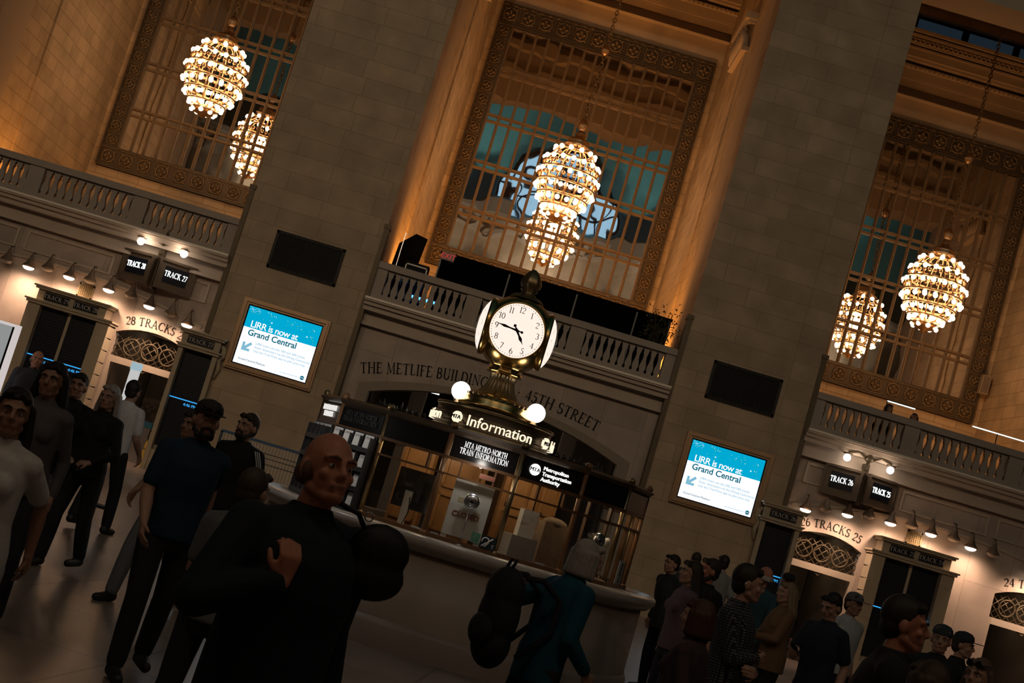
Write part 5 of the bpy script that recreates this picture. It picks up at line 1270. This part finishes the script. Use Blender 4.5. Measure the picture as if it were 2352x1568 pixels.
MB().box(-.2, .2, -.05, .05, 1.08, 1.62).ball((0, 0, 1.62), (.2, .06, .06), 12, 6).build('backrest', mat('chair_tweed', (.17, .12, .08), .9, noise=(40, .3)), t); MB().box(-.22, .22, 0, .44, .92, 1.0).build('seat', M_BLACK, t); MB().tube([(0, .2, .0), (0, .2, .92)], .03, 8).lathe([(0, 0), (.25, 0), (.25, .03), (0, .06)], 10, (0, .2, 0)).build('pedestal', M_BLACK, t)
for k, (i, x) in enumerate(((-1, .22), (1, .22), (0, -.25))):
    t = thing('paper_stack', f'small stack of white papers on the booth desk, {("beside the monitor", "beside the white carton", "left of the notice board")[k]}', 'papers', group='papers on the booth desk'); place(t, on_facet(i, x, .14, 1.06)); MB().box(-.07, .07, -.05, .05, 0, .09).build('sheets', M_WHITE, t); MB().box(-.05, .03, -.03, .03, .09, .14).build('top_note', mat('blue_paper', (.4, .5, .6), .6), t)

# ================================================================== THE CLOCK
ck = thing('four_faced_clock', 'brass ball clock with four glowing dials on top of the information booth', 'clock', (BX-.05, BY, 2.6))
Z = lambda z: z-2.6
MB().lathe([(0, Z(2.6)), (.46, Z(2.6)), (.47, Z(2.64)), (.44, Z(2.66)), (.45, Z(2.70)), (.40, Z(2.74)), (.36, Z(2.77)), (.3, Z(2.78)), (.2, Z(2.8))], 48).build('base', M_GOLD, ck)
bb = MB()
for k in range(40): a = 2*pi*k/40; bb.ball((.42*cos(a), .42*sin(a), Z(2.735)), (.03, .03, .02), 6, 4)
bb.build('base_ornament', M_OLDBRASS, ck)
MB().lathe([(.29, Z(2.77)), (.22, Z(2.81)), (.17, Z(2.88)), (.14, Z(2.97)), (.15, Z(3.03)), (.16, Z(3.04))], 96, flute=.05).build('fluted_neck', M_OLDBRASS, ck)
MB().lathe([(.15, Z(3.03)), (.2, Z(3.05)), (.21, Z(3.08)), (.17, Z(3.10)), (.2, Z(3.14)), (.26, Z(3.18))], 40, flute=.03).build('collar', M_GOLD, ck)
SR, SZ = .435, Z(3.53)
bc = MB().lathe([(.0, SZ-SR)]+[(SR*cos(e), SZ+SR*1.0*sin(e)) for e in [radians(d) for d in range(-87, 88, 3)]]+[(0, SZ+SR)], 96)
bc.v = [(max(-.335, min(.335, x)), max(-.335, min(.335, y)), z) for x, y, z in bc.v]      # flattened where the dials sit
bc.build('ball_case', M_GOLD, ck)
MB().lathe([(.20, SZ+.40), (.16, SZ+.44), (.10, SZ+.46), (.07, SZ+.49), (.10, SZ+.52), (.085, SZ+.545), (.11, SZ+.56), (.12, SZ+.60), (.105, SZ+.66), (.06, SZ+.73), (.02, SZ+.765), (0, SZ+.77)], 28, flute=.05).build('acorn_finial', M_OLDBRASS, ck)
E_DIAL = emis('opal_dial', (1.0, .85, .74), 1.05)
M_NUM = mat('dial_numerals', (.22, .15, .10), .5)  # paled to brown: the dial's glare is put into the colour
for q, nm in enumerate(('front', 'right', 'back', 'left')):
    M = Matrix.Rotation(q*pi/2, 4, 'Z') @ Matrix.Translation((0, -.34, SZ)) @ Matrix.Rotation(pi/2, 4, 'X')   # local: xy plane of dial, +z outwards
    MB().lathe([(.312, -.05), (.328, -.02), (.332, .005), (.324, .026), (.312, .03), (.304, .022), (.304, -.03)], 56, M=M).build('bezel', M_GOLD, ck)
    d = MB(); d.lathe([(.306, .0), (.28, .042), (.23, .072), (.16, .095), (.08, .107), (0.0005, .11)], 48, M=M) if q % 2 else d.lathe([(.308, .02), (.0005, .02)], 48, M=M)
    dial = d.build('dial', E_DIAL, ck)
    def onface(x, y): 
        r = sqrt(x*x+y*y); return (.024 if q % 2 == 0 else .004+.11*max(0, 1-(r/.308)**2)**.8)
    nmb = MB(); pts = MB()
    for h in range(1, 13):
        a = radians(90-30*h); s = str(h); g = MB(); wd = serif_width(s, .066, .02)
        serif(g, s, .066, line_at(-wd/2, -.033), .13, .05, .02)
        nmb.add([(x+.235*cos(a), z+.235*sin(a), onface(.235, 0)+.002-yy*.2) for x, yy, z in g.v], g.f, False, M)
    for h in range(60):
        a = radians(6*h); r = .0048 if h % 5 else .0066; pts.ball((.285*cos(a), .285*sin(a), onface(.285, 0)), (r, r, .003), 6, 4, M)
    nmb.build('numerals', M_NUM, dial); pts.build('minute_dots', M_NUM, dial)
    for L_, ang, w, nm2 in ((.17, radians(90-143), .017, 'hour_hand'), (.24, radians(90-276), .014, 'minute_hand')):
        b = MB(); u = Vector((cos(ang), sin(ang))); v = Vector((-u.y, u.x)); z = onface(0, 0)+.012
        prof = [(-.075, .004), (-.06, w*1.2), (-.04, w*.4), (0, w*.9), (L_*.35, w*.55), (L_*.62, w*1.1), (L_*.8, w*.4), (L_, .0015)]
        vs = [(*(u*p+v*h), z) for p, h in prof]+[(*(u*p-v*h), z) for p, h in prof]
        vs += [(x, y, zz+.006) for x, y, zz in vs]; n = len(prof); fs = []
        for o in (0, 2*n): fs += [(o+i, o+i+1, o+n+i+1, o+n+i) for i in range(n-1)]
        for i in range(n-1): fs += [(i, i+1, 2*n+i+1, 2*n+i), (n+i, n+i+1, 3*n+i+1, 3*n+i)]
        b.add(vs, fs, False, M); b.ball((0, 0, z), (.018, .018, .008), 10, 6, M)
        b.build(nm2, mat('hand_black', (.008, .007, .006), .4), dial)
# opal globes round the clock base
E_OPAL = emis('opal_globe', (1.0, .90, .78), 6.0)
for k, (a, nm) in enumerate(((-158, 'left front'), (-22, 'right front'), (22, 'right rear'), (158, 'left rear'))):
    x, y = .47*cos(radians(a)), .47*sin(radians(a))
    if k > 1: continue
    t = thing('globe_lamp', f'glowing white globe lamp at the foot of the clock, {nm} one', 'globe lamp', (BX+x-.02, BY+y*1.1, 2.56), 'globe lamps by the clock')
    MB().lathe([(0, 0), (.07, 0), (.06, .03), (.03, .05), (.035, .07), (0, .07)], 16).build('fitter', M_OLDBRASS, t)
    MB().ball((0, 0, .165), .105, 24, 16).build('globe', E_OPAL, t)
# ================================================================== LIGHT
WARM = (1.0, .50, .17)
w = bpy.data.worlds.new('World'); SC.world = w; w.use_nodes = True
w.node_tree.nodes['Background'].inputs['Color'].default_value = (.55, .62, .75, 1)
w.node_tree.nodes['Background'].inputs['Strength'].default_value = .008
WARM = (1.0, .38, .075)
for bx, nm in BAYS:
    k = {'left': .34, 'middle': 1.0, 'right': .34}[nm]
    for sx in (-1, 1):
        p = (bx+sx*2.9, 37.4, 5.15); lamp('SPOT', p, 1150*k, WARM, .12, aim(p, (bx+sx*3.9, 39.6, 9.5)), radians(120), blend=1)
        p = (bx+sx*2.2, 42.6, 5.15); lamp('SPOT', p, 330*k, WARM, .12, aim(p, (bx+sx*3.0, 44.6, 13 if nm == 'left' else 11)), radians(84 if nm == 'left' else 110), blend=1)
for x in (-PITCH+.25, .02, PITCH+.22):
    lamp('POINT', (x, 41.0, 11.2), 90, (1, .5, .2), .3)
# downlight of the lit bell lamps
for (nm, st), d in LAMPS.items():
    if st == 'lit':
        for x, z in d.items():
            lamp('SPOT', (x, YW-.55, z-.02), 190 if nm == 'left' else 140, (1.0, .65, .45), .1, aim((x, YW-.55, z), (x, YW-.15, 2.0)), radians(140), blend=1)
for x, z in ((-9.2, 5.15), (-8.4, 5.15), (8.5, 5.0), (9.2, 5.0)): lamp('POINT', (x, YW-.6, z), 6, (1, .8, .65), .08)
# floodlights on the south cornice that wash the north piers
for x, e in ((-16, 2100), (-5.5, 2400), (5.5, 950), (16, 560)):
    p = (x, -.6, 14.4); lamp('SPOT', p, e, (1.0, .74, .48), .25, aim(p, (x*.9, 34, 9.5)), radians(62), blend=.75)
for x in (-11, 0, 11):
    lamp('POINT', (x, 1.5, 12.5), 150, (1.0, .78, .58), .3)  # added fill points without fittings, kept out of the panes
    p = (x+5.5, -1.2, 20.1); lamp('SPOT', p, 1400, (1.0, .9, .8), .1, aim(p, (x+5.5, 5, 32)), radians(120), blend=1)
for x in (-18, -9, 0, 9, 18): lamp('SPOT', (x, 2.2, 13.9), 1500, (1.0, .85, .68), .2, aim((x, 2.2, 13.9), (x, -2, 17.6)), radians(100), blend=1)  # added unseen spots that brighten the south wall for its reflection
# booth interior and clock
for x, y, z, e in ((-.5, 14.6, 2.1, 8), (.6, 14.7, 2.1, 7), (-1.2, 15.0, 2.1, 8), (1.3, 15.2, 2.1, 7)): lamp('POINT', (x, y, z), e, (1, .74, .45), .06)
lamp('POINT', (-1.95, 14.15, 2.12), 8, (1, .95, .88), .05)
lamp('POINT', (0, 13.9, 1.98), 2.6, (1, .93, .85), .04)  # added unseen lamp outside the front window, brightens the white notice board
lamp('POINT', (0, 37.5, 3.8), 20, (1, .8, .6), .1)
for x in (-8.5, 8.5, 13.5, -13.5): lamp('POINT', (x, 37.0, 2.9), 6, (1, .75, .5), .1)

# ================================================================== CAMERA
yaw, pitch, roll = radians(.25), radians(6.2), radians(16.618)
F = Vector((-sin(yaw)*cos(pitch), cos(yaw)*cos(pitch), sin(pitch))); R0 = Vector((cos(yaw), sin(yaw), 0)); U0 = R0.cross(F)
R = R0*cos(roll)+U0*sin(roll); U = U0*cos(roll)-R0*sin(roll)
cam = bpy.data.cameras.new('Camera'); cam.lens = 50; cam.sensor_width = 36; cam.clip_end = 300; cam.clip_start = .05
co = bpy.data.objects.new('Camera', cam); COL.objects.link(co)
co.matrix_world = Matrix(((R.x, U.x, -F.x, 0), (R.y, U.y, -F.y, 0), (R.z, U.z, -F.z, 1.7), (0, 0, 0, 1)))
SC.camera = co
SC.view_settings.exposure = 0.0
